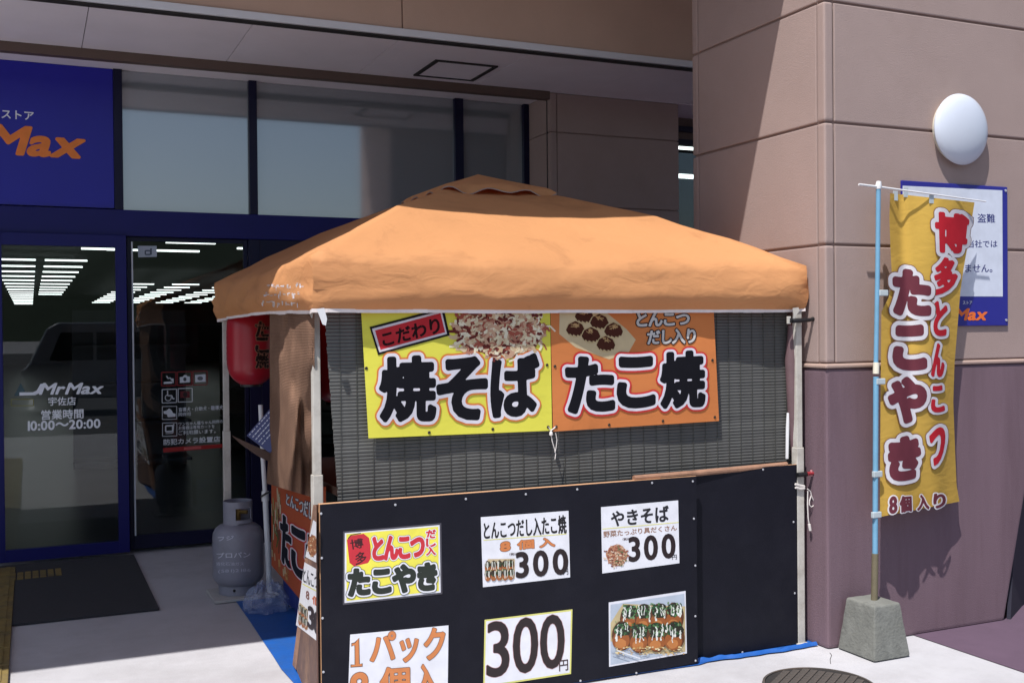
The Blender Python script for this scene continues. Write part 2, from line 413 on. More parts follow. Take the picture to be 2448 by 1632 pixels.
part('soffit_board', MB().box((3.897, 7.881, SZ-.004), (24, 8.7, SZ+.02)), SOFF, can)
part('recess_ceiling', MB().box((-9, 7.952, 3.53), (3.895, DY+.1, 3.56)), SOFF, can)

# ---- wall panels right of the doors
rw = thing('recess_wall', 'brown beige panelled wall between the doors and the pillar', 'wall', (4.5, 8.1, 0))
part('core', MB().box((3.905, 7.892, 0), (5.12, 8.5, 3.55)), BEIGEG, rw)
zz = [0]+ZR[:4]+[3.55]
for z0, z1 in zip(zz, zz[1:]):
    mt = PURPW if z1 < 1.5 else BEIGE
    part('panel', MB().box((3.96, 7.88, z0+.005), (5.13, 7.90, z1-.005)), mt, rw, .005)
    part('return_panel', MB().box((3.895, 7.955, z0+.003), (3.915, 8.32, z1-.003)), mt, rw, .003)
    part('corner_bead', MB().box((3.893, 7.878, z0+.004), (3.955, 7.935, z1-.004)), mt, rw, .012)
part('trim', MB().box((3.896, 7.938, 0), (3.912, 7.952, 3.55)), DARKGAP, rw)

# ---- glazed shop front
UPG, t_, b_ = newmat('film_backed_glass')
b_.inputs['Base Color'].default_value = (*s2l((124, 130, 136)), 1); b_.inputs['Roughness'].default_value = .06; b_.inputs['IOR'].default_value = 2.9
n_ = t_.nodes.new('ShaderNodeTexNoise'); n_.inputs['Scale'].default_value = 2.0
bp_ = t_.nodes.new('ShaderNodeBump'); bp_.inputs['Strength'].default_value = .004; bp_.inputs['Distance'].default_value = .02
t_.links.new(n_.outputs[0], bp_.inputs['Height']); t_.links.new(bp_.outputs[0], b_.inputs['Normal'])
sf = thing('shop_front', 'navy framed glazed shop front with grey upper panes under the soffit', 'shop front', (1.8, DY, 0))
def X8(px, py=400): return GY(px, py, DY).x
m1a, m1b, m2a, m2b, m3a, m3b, m4a, m4b = [X8(v) for v in (272, 293, 594, 613, 1084, 1104, 1247, 1256)]
TZ0, TZ1 = 2.32, 2.51
for a, b in ((m1a, m1b), (m2a, m2b), (m3a, m3b), (m4a, 3.893)):
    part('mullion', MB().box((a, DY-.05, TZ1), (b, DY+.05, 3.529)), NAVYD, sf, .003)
part('transom', MB().box((-7, DY-.06, TZ0), (3.893, DY+.06, TZ1-.001)), NAVY, sf, .004)
for a, b in ((m1b, m2a), (m2b, m3a), (m3b, m4a)):
    part('upper_pane', MB().box((a, DY-.01, TZ1), (b, DY+.005, 3.529)), UPG, sf)
part('upper_pane', MB().box((-7, DY-.01, TZ1), (-1.32, DY+.005, 3.529)), UPG, sf)
# lower fixed lights behind the stall
d1 = X8(595, 900); d2 = X8(622, 900); px_ = [d1, 2.0, 2.95, 3.86]
for a, b in ((d1, d2), (d2+.001, 1.97), (2.72, 2.80), (3.80, 3.893)):
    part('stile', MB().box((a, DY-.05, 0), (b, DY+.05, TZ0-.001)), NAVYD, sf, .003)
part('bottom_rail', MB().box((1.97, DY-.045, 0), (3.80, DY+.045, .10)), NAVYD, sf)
for a, b in ((1.97, 2.72), (2.80, 3.80)): part('lower_pane', MB().box((a, DY-.004, .10), (b, DY+.004, TZ0-.001)), GLASS, sf)
sf2 = thing('side_window', 'narrow strip of shop window between panelled wall and pillar', 'window', (7, 8.4, 0))
part('pane', MB().box((5.16, 8.40, .35), (24, 8.408, 3.3)), GLASS, sf2)
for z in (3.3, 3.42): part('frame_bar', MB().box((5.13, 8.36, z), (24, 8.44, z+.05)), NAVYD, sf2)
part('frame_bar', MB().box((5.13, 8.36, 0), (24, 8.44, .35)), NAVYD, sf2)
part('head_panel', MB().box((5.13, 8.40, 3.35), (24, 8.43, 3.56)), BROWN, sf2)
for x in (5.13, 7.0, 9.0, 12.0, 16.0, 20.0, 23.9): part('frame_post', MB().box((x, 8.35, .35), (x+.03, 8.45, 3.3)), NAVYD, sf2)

# ---- blue store sign over the left door
ss = thing('store_sign', 'blue store sign panel with orange lettering above the left door', 'sign', (-.4, DY-.03, TZ1))
part('panel', MB().box((-1.30, DY-.03, TZ1+.01), (m1a-.002, DY+.03, 3.528)), M('sign_blue', (22, 20, 150), .4, .04, 3), ss)
S = Sheet(onYp(DY-.032), (0, 0), 2.8)
S.text('lettering', 'ディスカウントストア', [(-520, 690), (225, 745), (225, 808), (-520, 760)], (225, 225, 235), .02)
S.text('lettering', 'MrMax', [(-520, 803), (568, 885), (548, 1057), (-530, 995)], (232, 128, 52), .038, .15)
S.build(ss)

# ---- sliding doors
def leaf(name, label, x0, x1, z0, z1, Y, st, br, tr, mat):
    t = thing(name, label, 'door', ((x0+x1)/2, Y, 0))
    part('stile', MB().box((x0, Y-.022, z0), (x0+st[0], Y+.022, z1)), mat, t, .003)
    part('stile', MB().box((x1-st[1], Y-.022, z0), (x1, Y+.022, z1)), mat, t, .003)
    part('bottom_rail', MB().box((x0+st[0], Y-.02, z0), (x1-st[1], Y+.02, z0+br)), mat, t)
    part('top_rail', MB().box((x0+st[0], Y-.02, z1-tr), (x1-st[1], Y+.02, z1)), mat, t)
    part('glass_pane', MB().box((x0+st[0], Y-.003, z0+br), (x1-st[1], Y+.003, z1-tr)), GLASS, t)
    return t
y1 = 8.24
xl, xr = GY(2, 900, y1).x, GY(305, 900, y1).x
ld = leaf('sliding_door', 'navy framed glass door with white opening hours lettering', xl-.06, xr, .03, 2.318, y1, (.075+xl*0, .075), .085, .085, NAVY)
ldn = leaf('sliding_door', 'navy framed glass door left of the lettered door, under the store sign', xl-1.06, xl-.075, .03, 2.318, 8.33, (.06, .06), .085, .085, NAVY)
xl2, xr2 = GY(306, 900, 8.33).x, GY(594, 900, 8.33).x
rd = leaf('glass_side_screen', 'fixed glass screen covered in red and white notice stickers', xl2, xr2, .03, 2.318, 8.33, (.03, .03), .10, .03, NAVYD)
part('steel_edge', MB().box((xl2+.031, 8.30, .13), (xl2+.042, 8.325, 2.28)), STEEL, rd)
W = (232, 234, 240)
S = Sheet(onYp(y1-.005), (0, 880), 3.5625)
S.poly('lettering', [(165, 205), (165, 232), (300, 228), (345, 205), (385, 132), (345, 132), (312, 190), (280, 204)], W)
S.text('lettering', 'MrMax', [(345, 130), (880, 125), (872, 215), (335, 222)], W, .03, .2)
S.text('lettering', '宇佐店', [(412, 247), (645, 243), (645, 312), (412, 318)], W, .012)
S.text('lettering', '営業時間', [(352, 358), (710, 345), (710, 425), (352, 438)], W, .02)
S.text('lettering', '10:00～20:00', [(240, 452), (852, 432), (852, 505), (240, 530)], W, .03)
S.frame('tag_outline', 95, 264, 285, 318, 6, (120, 115, 30)); S.poly('tag_outline', [(175, 125), (120, 235), (165, 235), (165, 205), (215, 200)], (60, 84, 92))
S.build(ld, DECAL)
S = Sheet(onYp(8.324), (360, 860), 6.535)
RD = (120, 24, 30); WH = (200, 204, 212)
for (x0, y0, x1, y1_) in ((172, 195, 395, 405), (418, 188, 640, 398), (662, 180, 882, 392)): S.frame('sticker', x0, y0, x1, y1_, 16, RD, -6)
S.poly('sticker', [(205, 345), (335, 335), (335, 368), (205, 374)], WH); S.line('sticker', [(250, 250), (270, 290), (310, 280), (330, 320), (350, 290), (350, 360)], 18, WH)
S.poly('sticker', [(455, 270), (505, 262), (525, 235), (560, 235), (575, 258), (610, 255), (612, 350), (458, 358)], WH); S.ell('sticker', 535, 302, 26, 30, (60, 62, 70))
S.poly('sticker', [(695, 235), (858, 222), (860, 342), (698, 348)], WH); S.ell('sticker', 775, 288, 45, 32, (90, 92, 100))
S.frame('sticker', 180, 462, 405, 672, 12, WH, -8); S.frame('sticker', 430, 448, 650, 658, 12, WH, -8)
S.line('sticker', [(265, 480), (268, 560), (330, 555), (350, 610), (372, 600)], 16, WH)
for a in range(9): 
    q0, q1 = -1.2+a*.55, -1.2+(a+1)*.55
    S.line('sticker', [(275-48*math.cos(q0-.3), 590-48*math.sin(q0-.3)*-1), (275-48*math.cos(q1-.3), 590-48*math.sin(q1-.3)*-1)], 12, WH)
S.rect('sticker', 465, 490, 612, 590, (96, 26, 34)); S.ell('sticker', 540, 540, 34, 40, (30, 12, 16))
S.frame('sticker', 183, 728, 408, 930, 9, WH, -6); S.frame('sticker', 186, 985, 410, 1192, 9, WH, -6)
S.poly('sticker', [(200, 800), (250, 790), (290, 755), (330, 790), (350, 830), (390, 840), (388, 885), (270, 895), (255, 850), (205, 838)], WH)
S.frame('sticker', 235, 1030, 345, 1120, 22, WH, -6); S.line('sticker', [(345, 1020), (365, 1000), (350, 1140), (235, 1150)], 10, WH)
S.text('lettering', '盲導犬・介助犬・聴導犬', [(438, 745), (1130, 705), (1130, 775), (438, 812)], WH, .015)
S.text('lettering', '同伴可', [(438, 825), (630, 815), (630, 870), (438, 880)], WH, .015)
S.text('lettering', 'ワンちゃん猫ちゃん同伴の', [(438, 975), (1130, 930), (1130, 985), (438, 1030)], WH, .01)
S.text('lettering', 'お客様は専用カートを', [(438, 1035), (1000, 1005), (1000, 1062), (438, 1092)], WH, .01)
S.text('lettering', 'ご利用願います。', [(438, 1105), (1015, 1075), (1015, 1140), (438, 1175)], WH, .01)
S.text('lettering', '防犯カメラ設置店', [(205, 1240), (1085, 1188), (1085, 1275), (205, 1330)], WH, .02)
S.poly('sticker', [(195, 1375), (1130, 1310), (1130, 1368), (200, 1445)], (150, 26, 26)); S.poly('sticker', [(520, 1365), (790, 1345), (790, 1385), (520, 1405)], (190, 90, 90))
c2 = Sheet(onYp(8.324), (290, 540), 4.356)
c2.poly('paper_notice', [(170, 208), (368, 208), (370, 322), (176, 328)], (170, 176, 190)); c2.frame('paper_notice', 250, 258, 305, 298, 14, (70, 78, 96)); c2.rect('paper_notice', 300, 235, 318, 300, (70, 78, 96))
c2.build(rd, DECAL); S.build(rd, DECAL)

# ---- inside of the store
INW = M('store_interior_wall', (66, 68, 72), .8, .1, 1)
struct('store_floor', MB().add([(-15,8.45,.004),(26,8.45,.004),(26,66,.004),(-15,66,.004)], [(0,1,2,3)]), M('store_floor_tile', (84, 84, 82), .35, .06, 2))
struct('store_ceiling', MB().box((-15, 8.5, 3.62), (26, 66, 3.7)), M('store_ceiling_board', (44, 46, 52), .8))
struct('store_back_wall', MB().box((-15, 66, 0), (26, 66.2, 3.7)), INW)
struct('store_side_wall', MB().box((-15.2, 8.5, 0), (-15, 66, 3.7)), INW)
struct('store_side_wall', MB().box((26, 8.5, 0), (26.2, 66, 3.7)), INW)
TUBE = emat('fluorescent_tube', (.95, 1, .97), 2.2); TUBE.cycles.emission_sampling = 'NONE'
tm = MB().box((-.42, -.05, 0), (.42, .05, .03)).mesh('ceiling_light')
spots = [(-.3, 25+2.3*i) for i in range(16)] + [(.72, 25+2.3*i) for i in range(10)] + [(x, 36+2.3*i) for x in (3.2, 4.6, 6.2, 7.6) for i in range(10)] + [(1.3, 21.5), (2.6, 19.6), (2.6, 21.6), (1.75, 21.6), (4.0, 20.6), (5.3, 20.6)]
for x, y in spots:
    o = obj('ceiling_light', tm, TUBE, None, (x, y, 3.2)); tag(o, 'white fluorescent tube hanging in rows inside the dark store', 'ceiling light', 'store ceiling lights')
for p in ((1637, 356), (1637, 425)):
    q = GY(*p, 9.5); o = obj('ceiling_light', tm, TUBE, None, q); tag(o, 'bright tube light seen through the narrow side window', 'ceiling light', 'side window lights')
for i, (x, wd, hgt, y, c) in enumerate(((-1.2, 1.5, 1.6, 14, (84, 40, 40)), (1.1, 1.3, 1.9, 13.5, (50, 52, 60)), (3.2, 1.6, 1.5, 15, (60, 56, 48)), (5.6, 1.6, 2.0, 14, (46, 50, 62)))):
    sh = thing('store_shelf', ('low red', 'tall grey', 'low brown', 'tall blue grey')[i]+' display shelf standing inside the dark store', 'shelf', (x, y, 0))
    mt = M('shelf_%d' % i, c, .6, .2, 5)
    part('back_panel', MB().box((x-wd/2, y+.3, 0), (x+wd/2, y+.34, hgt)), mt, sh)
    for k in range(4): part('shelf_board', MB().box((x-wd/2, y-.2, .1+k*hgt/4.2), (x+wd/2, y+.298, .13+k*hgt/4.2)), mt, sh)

# ---- door mat, tactile strip
mat_ = MB().box((-1.8, 6.51, .003), (GZ(381, 1459).x, 8.20, .016))
o = obj('door_mat', mat_.mesh('door_mat', .004), M('mat_rubber', (52, 52, 56), .95, .12, 30, .8, 400)); tag(o, 'large dark grey door mat in front of the glass doors', 'mat')
TAC = M('tactile_yellow', (124, 106, 58), .8, .2, 8, .2, 100, dirt=(84, 76, 62), dirt_scale=6, dirt_amt=.9)
tx = GZ(22, 1504).x+.012
tp = thing('tactile_path', 'dull yellow tactile paving strip running to the door mat', 'tactile paving', (tx-.15, 6, 0))
yy = 1.2
while yy < 7.9:
    part('tile', MB().box((tx-.30, yy+.003, .0), (tx, yy+.297, .022)), TAC, tp, .003)
    for k in range(4): part('rib', MB().box((tx-.27+k*.07, yy+.02, .0222), (tx-.24+k*.07, yy+.28, .027)), TAC, tp)
    yy += .3
tb = thing('tactile_bars', 'row of yellow tactile bars on the dark door mat', 'tactile bars', (0, 7.7, .016))
for k in range(8):
    a = GZ(12+k*18.3, 1391-k*2.0); part('bar', MB().box((a.x-.018, a.y-.05, .0162), (a.x+.018, a.y+.17, .0215)), TAC, tb, .002)

# ================================================================== THE STALL
WPOST = M('white_tent_post', (188, 184, 176), .5, .10, 12, .1, 80, dirt=(120, 108, 96), dirt_scale=9, dirt_amt=.5)
WPLAS = M('white_plastic', (214, 214, 216), .45, .05, 8)
BLACKP = M('black_plastic', (24, 24, 26), .4, .1, 8)
# ---- canopy fabric
def clothmat(name, col, trans, dirt, wr=.9, ws=1.0, tcol=None):
    m, t, b = newmat(name); N = t.nodes; L = t.links
    tc = N.new('ShaderNodeTexCoord')
    n1 = N.new('ShaderNodeTexNoise'); n1.inputs['Scale'].default_value = 2.2; n1.inputs['Detail'].default_value = 9; n1.inputs['Roughness'].default_value = .68; n1.inputs['Distortion'].default_value = .6
    mp = N.new('ShaderNodeMapping'); mp.inputs['Scale'].default_value = (1, 1, 2.2); L.new(tc.outputs['Object'], mp.inputs[0]); L.new(mp.outputs[0], n1.inputs['Vector'])
    r = N.new('ShaderNodeMapRange'); r.inputs[1].default_value = .56; r.inputs[2].default_value = .74; r.inputs[4].default_value = .55; L.new(n1.outputs[0], r.inputs[0])
    n2 = N.new('ShaderNodeTexNoise'); n2.inputs['Scale'].default_value = .9; n2.inputs['Detail'].default_value = 3; L.new(tc.outputs['Object'], n2.inputs['Vector'])
    r2 = N.new('ShaderNodeMapRange'); r2.inputs[1].default_value = .35; r2.inputs[2].default_value = .65; r2.inputs[3].default_value = .9; r2.inputs[4].default_value = 1.06; L.new(n2.outputs[0], r2.inputs[0])
    mu = N.new('ShaderNodeVectorMath'); mu.operation = 'SCALE'; mu.inputs[0].default_value = s2l(col); L.new(r2.outputs[0], mu.inputs['Scale'])
    mx = N.new('ShaderNodeMix'); mx.data_type = 'RGBA'; L.new(r.outputs[0], mx.inputs[0]); L.new(mu.outputs[0], mx.inputs[6]); mx.inputs[7].default_value = (*s2l(dirt), 1)
    L.new(mx.outputs[2], b.inputs['Base Color']); b.inputs['Roughness'].default_value = .75; b.inputs['Specular IOR Level'].default_value = .25
    n3 = N.new('ShaderNodeTexNoise'); n3.inputs['Scale'].default_value = 7*ws; n3.inputs['Detail'].default_value = 5; n3.inputs['Distortion'].default_value = 1.2; L.new(mp.outputs[0], n3.inputs['Vector'])
    bp = N.new('ShaderNodeBump'); bp.inputs['Strength'].default_value = wr; bp.inputs['Distance'].default_value = .012; L.new(n3.outputs[0], bp.inputs['Height']); L.new(bp.outputs[0], b.inputs['Normal'])
    tl = N.new('ShaderNodeBsdfTranslucent')
    if tcol: tl.inputs[0].default_value = (*s2l(tcol), 1)
    else: L.new(mx.outputs[2], tl.inputs[0])
    ms = N.new('ShaderNodeMixShader'); ms.inputs[0].default_value = trans; L.new(b.outputs[0], ms.inputs[1]); L.new(tl.outputs[0], ms.inputs[2]); L.new(ms.outputs[0], N['Material Output'].inputs[0])
    return m
ORANGE = clothmat('orange_tent_cloth', (204, 146, 98), .17, (142, 98, 66), .42, 1.0, (230, 100, 36))
tent = thing('pop_up_tent', 'orange pop up tent on white posts over the food stall', 'tent', (2.33, 5.6, 0))
TX0, TX1, TY0, TY1 = 1.055, 3.585, 4.345, 6.90
tcx, tcy, hx_, hy_ = (TX0+TX1)/2, (TY0+TY1)/2, (TX1-TX0)/2, (TY1-TY0)/2
PK = [(0, 1.918), (.2, 2.058), (.45, 2.215), (.727, 2.345), (1, 2.44)]
def zprof(t):
    for (a, za), (b, zb) in zip(PK, PK[1:]):
        if t <= b: return za+(zb-za)*(t-a)/(b-a)
    return PK[-1][1]
def per(s):
    """s in 0..4 round the square, front first"""
    k = int(s) % 4; m = 2*(s-int(s))-1
    return ((m, -1), (1, m), (-m, 1), (-1, -m))[k], m, k
def nz(*a): return noise.noise(a)
def canopy(s, r, drop):
    (sx, sy), m, k = per(s % 4)
    x = tcx+sx*hx_*r; y = tcy+sy*hy_*r; z = zprof(1-r)
    mid = (1-m*m)
    z -= .028*mid*math.sin(math.pi*min(1, r))  # cloth sags between the hips
    z -= .022*mid*r*r*r
    z += .006*nz(x*3, y*3, 5)
    outv = Vector(((0, -1), (1, 0), (0, 1), (-1, 0))[k]).to_3d()
    if drop > 0:
        cor = max(0, abs(m)-.9)/.1
        wv = .024*nz(s*5+9, drop*1.4+s*2, 3)*(1-cor*.6) + .017*nz(s*15, drop*3.5+s*5, 8) + .024*cor*nz(s*60, drop*5, 1)
        o = .012*math.sin(drop*1.6) + wv*math.sin(min(1, drop*1.5)*1.57) + .018*mid*math.sin(drop*3.1416)
        o -= .035*max(0, (drop-.72)/.28)**1.5*(1-.5*cor)
        p = Vector((x, y, z)) + outv*o
        h = {0: 1.697, 1: 1.70, 2: 1.69, 3: 1.69}[k] + (.018*mid if k == 3 else -.004*mid) + .004*nz(s*9, 2, 2)
        p.z = z*(1-drop) + h*drop
        return p
    ed = max(0, (r-.72)/.28)
    return Vector((x, y, z + .014*ed*nz(s*7, r*4, 2) + .016*ed*nz(s*16+r*9, r*12, 7) + .007*nz(s*9+r*5, r*7, 4)))
NS, NR, ND = 4*40, 14, 8
vs = []; fs = []
for j in range(NR+ND+1):
    for i in range(NS):
        s = 4*i/NS
        if j <= NR: r = max(.02, j/NR); vs.append(canopy(s, r, 0))
        else: vs.append(canopy(s, 1, (j-NR)/ND))
for j in range(NR+ND):
    for i in range(NS): fs.append((j*NS+i, j*NS+(i+1) % NS, (j+1)*NS+(i+1) % NS, (j+1)*NS+i))
can_m = MB().add(vs, fs).mesh('canopy', 0, True, angle=1.2)
canp = obj('canopy', can_m, ORANGE, tent)
# white hem
mb = MB(); b = vs[-NS:]
for i in range(NS):
    p, q = b[i], b[(i+1) % NS]; c = Vector((tcx, tcy, 0))
    dp = (Vector((p[0], p[1], 0))-c).normalized()*.003; dq = (Vector((q[0], q[1], 0))-c).normalized()*.003
    hgt = .012+.004*nz(i*.3, 1, 1)
    mb.add([Vector(p)+dp+Vector((0,0,.004)), Vector(q)+dq+Vector((0,0,.004)), Vector(q)+dq-Vector((0,0,hgt)), Vector(p)+dp-Vector((0,0,hgt))], [(0, 1, 2, 3)])
part('hem', mb, M('white_hem', (225, 215, 212), .7, .1, 20), canp)
# vent cap at the peak
def capf(u, v):
    s = u*4; (sx, sy), m, k = per(s % 4 if s < 4 else 0)
    r = v*(.262 if k in (0, 1) else .27)
    z = zprof(1-r)+.038-.010*v
    if v > .9: z += (-.030 - .012*math.sin(m*9+1) + .02*nz(s*6, 1, 4))*(v-.9)/.1
    lift = .018*max(0, math.sin((m+.35)*4))*v*v if k == 0 else 0
    return Vector((tcx+sx*hx_*r*1.0, tcy+sy*hy_*r, z+lift + .012*(1-v)**2))
part('vent_cap', MB().grid(96, 14, capf), ORANGE, tent, 0, True, angle=1.2)
def capedge(u, v):
    p = capf(u, 1.0); c = Vector((tcx, tcy, p.z)); d = (p-c).normalized()
    return p + d*.003 - Vector((0, 0, .006*v-.002))
part('vent_hem', MB().grid(96, 1, capedge), M('grey_hem', (150, 130, 120), .8), tent)
# posts
def post(x, y, lean=(0, 0), zt=1.80):
    o = part('post', MB().box((x-.022, y-.022, .008), (x+.022, y+.022, 1.0)), WPOST, tent, .004)
    part('inner_tube', MB().box((x-.017, y-.017, 1.0), (x+.017, y+.017, zt)), WPOST, o, .003)
    part('foot', MB().box((x-.032, y-.032, .0046), (x+.032, y+.032, .012)), WPOST, o, .002)
    return o
fl = GY(752, 1000, 4.50); fl.x = max(fl.x, 1.103); post(fl.x, 4.50)
bl = GY(541, 1000, 6.80); post(bl.x, 6.80)
post(3.545, 4.372); post(3.545, 6.82)
# corner channel visible on the front right post, eave truss bars
for (a, b) in (((fl.x, 4.50), (3.545, 4.372)), ((fl.x, 4.50), (bl.x, 6.8)), ((bl.x, 6.8), (3.545, 6.82)), ((3.545, 4.372), (3.545, 6.82))):
    for (z0, z1) in ((1.86, 1.78), (1.78, 1.86)):
        A = Vector((*a, z0)); B = Vector((*b, z0)); Mid = (A+B)/2; Mid.z = z1
        part('truss_bar', MB().tube([A, Mid], .010, 6), WPOST, tent); part('truss_bar', MB().tube([Mid, B], .010, 6), WPOST, tent)
part('peak_pole', MB().tube([(tcx, tcy, 1.7), (tcx, tcy, 2.42)], .016, 8), WPOST, tent)
part('corner_strap', MB().add([GY(*p, 4.33) for p in ((757, 738), (775, 736), (782, 762), (779, 778), (771, 775))], [(0, 1, 2, 3, 4)]), WPLAS, tent)
part('corner_strap', MB().add([p for p in (GY(1922, 706, 4.36), GY(1932, 702, 4.36), GY(1941, 711, 4.36), GY(1936, 713, 4.36))], [(0, 1, 2, 3)]), WPLAS, tent)
part('corner_flap', MB().add([GY(1914, 660, 4.35), GY(1930, 690, 4.36), GY(1938, 708, 4.36), GY(1926, 714, 4.36), GY(1912, 722, 4.35)], [(0, 1, 2, 3, 4)]), ORANGE, tent)
# flaked white print on the left valance
from mathutils.bvhtree import BVHTree
cbvh = BVHTree.FromPolygons([tuple(v) for v in vs], fs)
def onvalance(x, y, o=0):
    v = ray(x, y).normalized(); hit = cbvh.ray_cast(CAM, v)
    return (hit[0] if hit[0] is not None else GX(x, y, TX0-.03)) - v*(.0015+o)
S = Sheet(onvalance, (480, 380), 3.0157, 6)
random.seed(3)
for rr, (yb, hh, xa_, xb_) in enumerate(((892, 44, 470, 720), (955, 50, 450, 705), (1018, 46, 440, 690))):
    x = xa_
    while x < xb_:
        for k in range(4):
            if random.random() < .62:
                vert = random.random() < .5; ox, oy = random.uniform(0, 18), random.uniform(0, hh*.6)
                wx, hy = (random.uniform(6, 10), random.uniform(.5, .9)*hh) if vert else (random.uniform(14, 26), random.uniform(7, 12))
                j = lambda: random.uniform(-3, 3)
                S.poly('flaked_print', [(x+ox+j(), yb+oy+j()), (x+ox+wx+j(), yb+oy+j()), (x+ox+wx+j(), yb+oy+hy*.8+j()), (x+ox+j(), yb+oy+hy*.8+j())], random.choice([(206, 196, 196), (188, 172, 166), (214, 206, 208)]))
        x += 34
S.build(tent)['flaked_print']['kind'] = 'stuff'

# ---- blind behind the posters
blind = thing('reed_blind', 'grey green slatted blind hanging behind the two food banners', 'blind', (2.35, 4.43, .9))
SLAT = M('blind_slat', (82, 82, 80), .6, .12, 14, dirt=(66, 66, 60), dirt_scale=5, dirt_amt=.7)
BY = 4.43
e0, e1 = GY(775, 745, BY), GY(808, 1195, BY); xr_ = GY(1889, 900, BY).x
ln = xr_-e0.x-.02
sm = MB()
prof = [(-.0010, 0), (-.0024, .0035), (-.0028, .0080), (-.0022, .0126), (.0004, .0147), (.0016, .0147), (.0014, .0)]
sm.prism([(0, a, b) for a, b in prof], (ln, 0, 0))
sm = sm.mesh('slat', 0, True, angle=.9)
z = .86; i = 0
while z < 1.80:
    t = (e0.z-z)/(e0.z-e1.z)
    obj('slat', sm, SLAT, blind, (e0.x+(e1.x-e0.x)*max(0, t)+.004*nz(i*.7, 0, 0), BY+.003*nz(i*.3, 4, 0), z)); z += .0152; i += 1
tmh = MB().box((-.0012, -.0068, .86), (.0012, -.0052, 1.8)).mesh('thread')
for k in range(34): obj('thread', tmh, M('blind_thread', (66, 66, 62), .9) if k == 0 else bpy.data.materials['blind_thread'], blind, (1.19+.0705*k, BY, 0))

# ---- plywood counter boards
BLK = M('black_board_paint', (20, 20, 30), .6, .15, 7, .15, 160, spec=.2, dirt=(32, 32, 40), dirt_scale=3, dirt_amt=.5)
WOOD = M('raw_plywood', (196, 150, 112), .7, .15, 9, .2, 80, stretch=(1, 1, 6))
DWOOD = M('weathered_wood', (150, 112, 90), .8, .2, 12, .3, 60, dirt=(96, 70, 56), dirt_scale=8, dirt_amt=.7)
NAIL = M('nail_head', (190, 190, 196), .35, .05, metal=.4)
nm = MB().lathe([(.0035, 0), (.0055, .0012), (.0048, .003), (.002, .0042)], (0, 0, 0), 10, '-Y').mesh('nail', 0, True)
B1Y, B2Y = 4.300, 4.352
b1 = thing('counter_board', 'wide black painted plywood board carrying the price sheets', 'board', (1.98, B1Y, 0))
part('face', MB().box((1.066, B1Y, .012), (2.885, B1Y+.004, .903)), BLK, b1, .001)
part('plywood', MB().box((1.065, B1Y+.0042, .012), (2.886, B1Y+.014, .904)), WOOD, b1)
part('batten', MB().box((1.068, B1Y+.0144, .878), (2.70, B1Y+.042, .902)), WOOD, b1); part('batten', MB().box((1.068, B1Y+.0144, .03), (1.10, B1Y+.042, .876)), WOOD, b1)
for p in ((767.5,1227),(769,1333),(771,1476.5),(773,1605),(945,1206),(1113.5,1192),(1256.8,1180.7),(1379.7,1169),(1558.6,1153.7),(1656,1150),(1658.5,1239),(1662,1351),(1662,1471.8),(1662.5,1578),(1521,1607.4),(1387.4,1626)):
    obj('nail', nm, NAIL, b1, GY(*p, B1Y)+Vector((0, 0, 0)))
b2 = thing('counter_board', 'plain black plywood board beside the beige pillar, set behind the wide board', 'board', (3.2, B2Y, 0))
part('face', MB().box((2.84, B2Y, .012), (3.522, B2Y+.004, .915)), BLK, b2, .001)
part('plywood', MB().box((2.84, B2Y+.0042, .012), (3.523, B2Y+.014, .916)), WOOD, b2)
for p in ((1823.9,1121.8),(1699,1131),(1896.7,1247),(1899.7,1417),(1774.7,1558)): obj('nail', nm, NAIL, b2, GY(*p, B2Y))
rod = [GY(1515, 1143, 4.335), GY(1660, 1131, 4.35), GY(1880, 1110, 4.372)]
o = obj('wooden_rod', MB().tube(rod, [.014, .015, .014], 10).mesh('wooden_rod', 0, True), DWOOD); tag(o, 'brown wooden rod lying along the top of the black boards', 'rod')

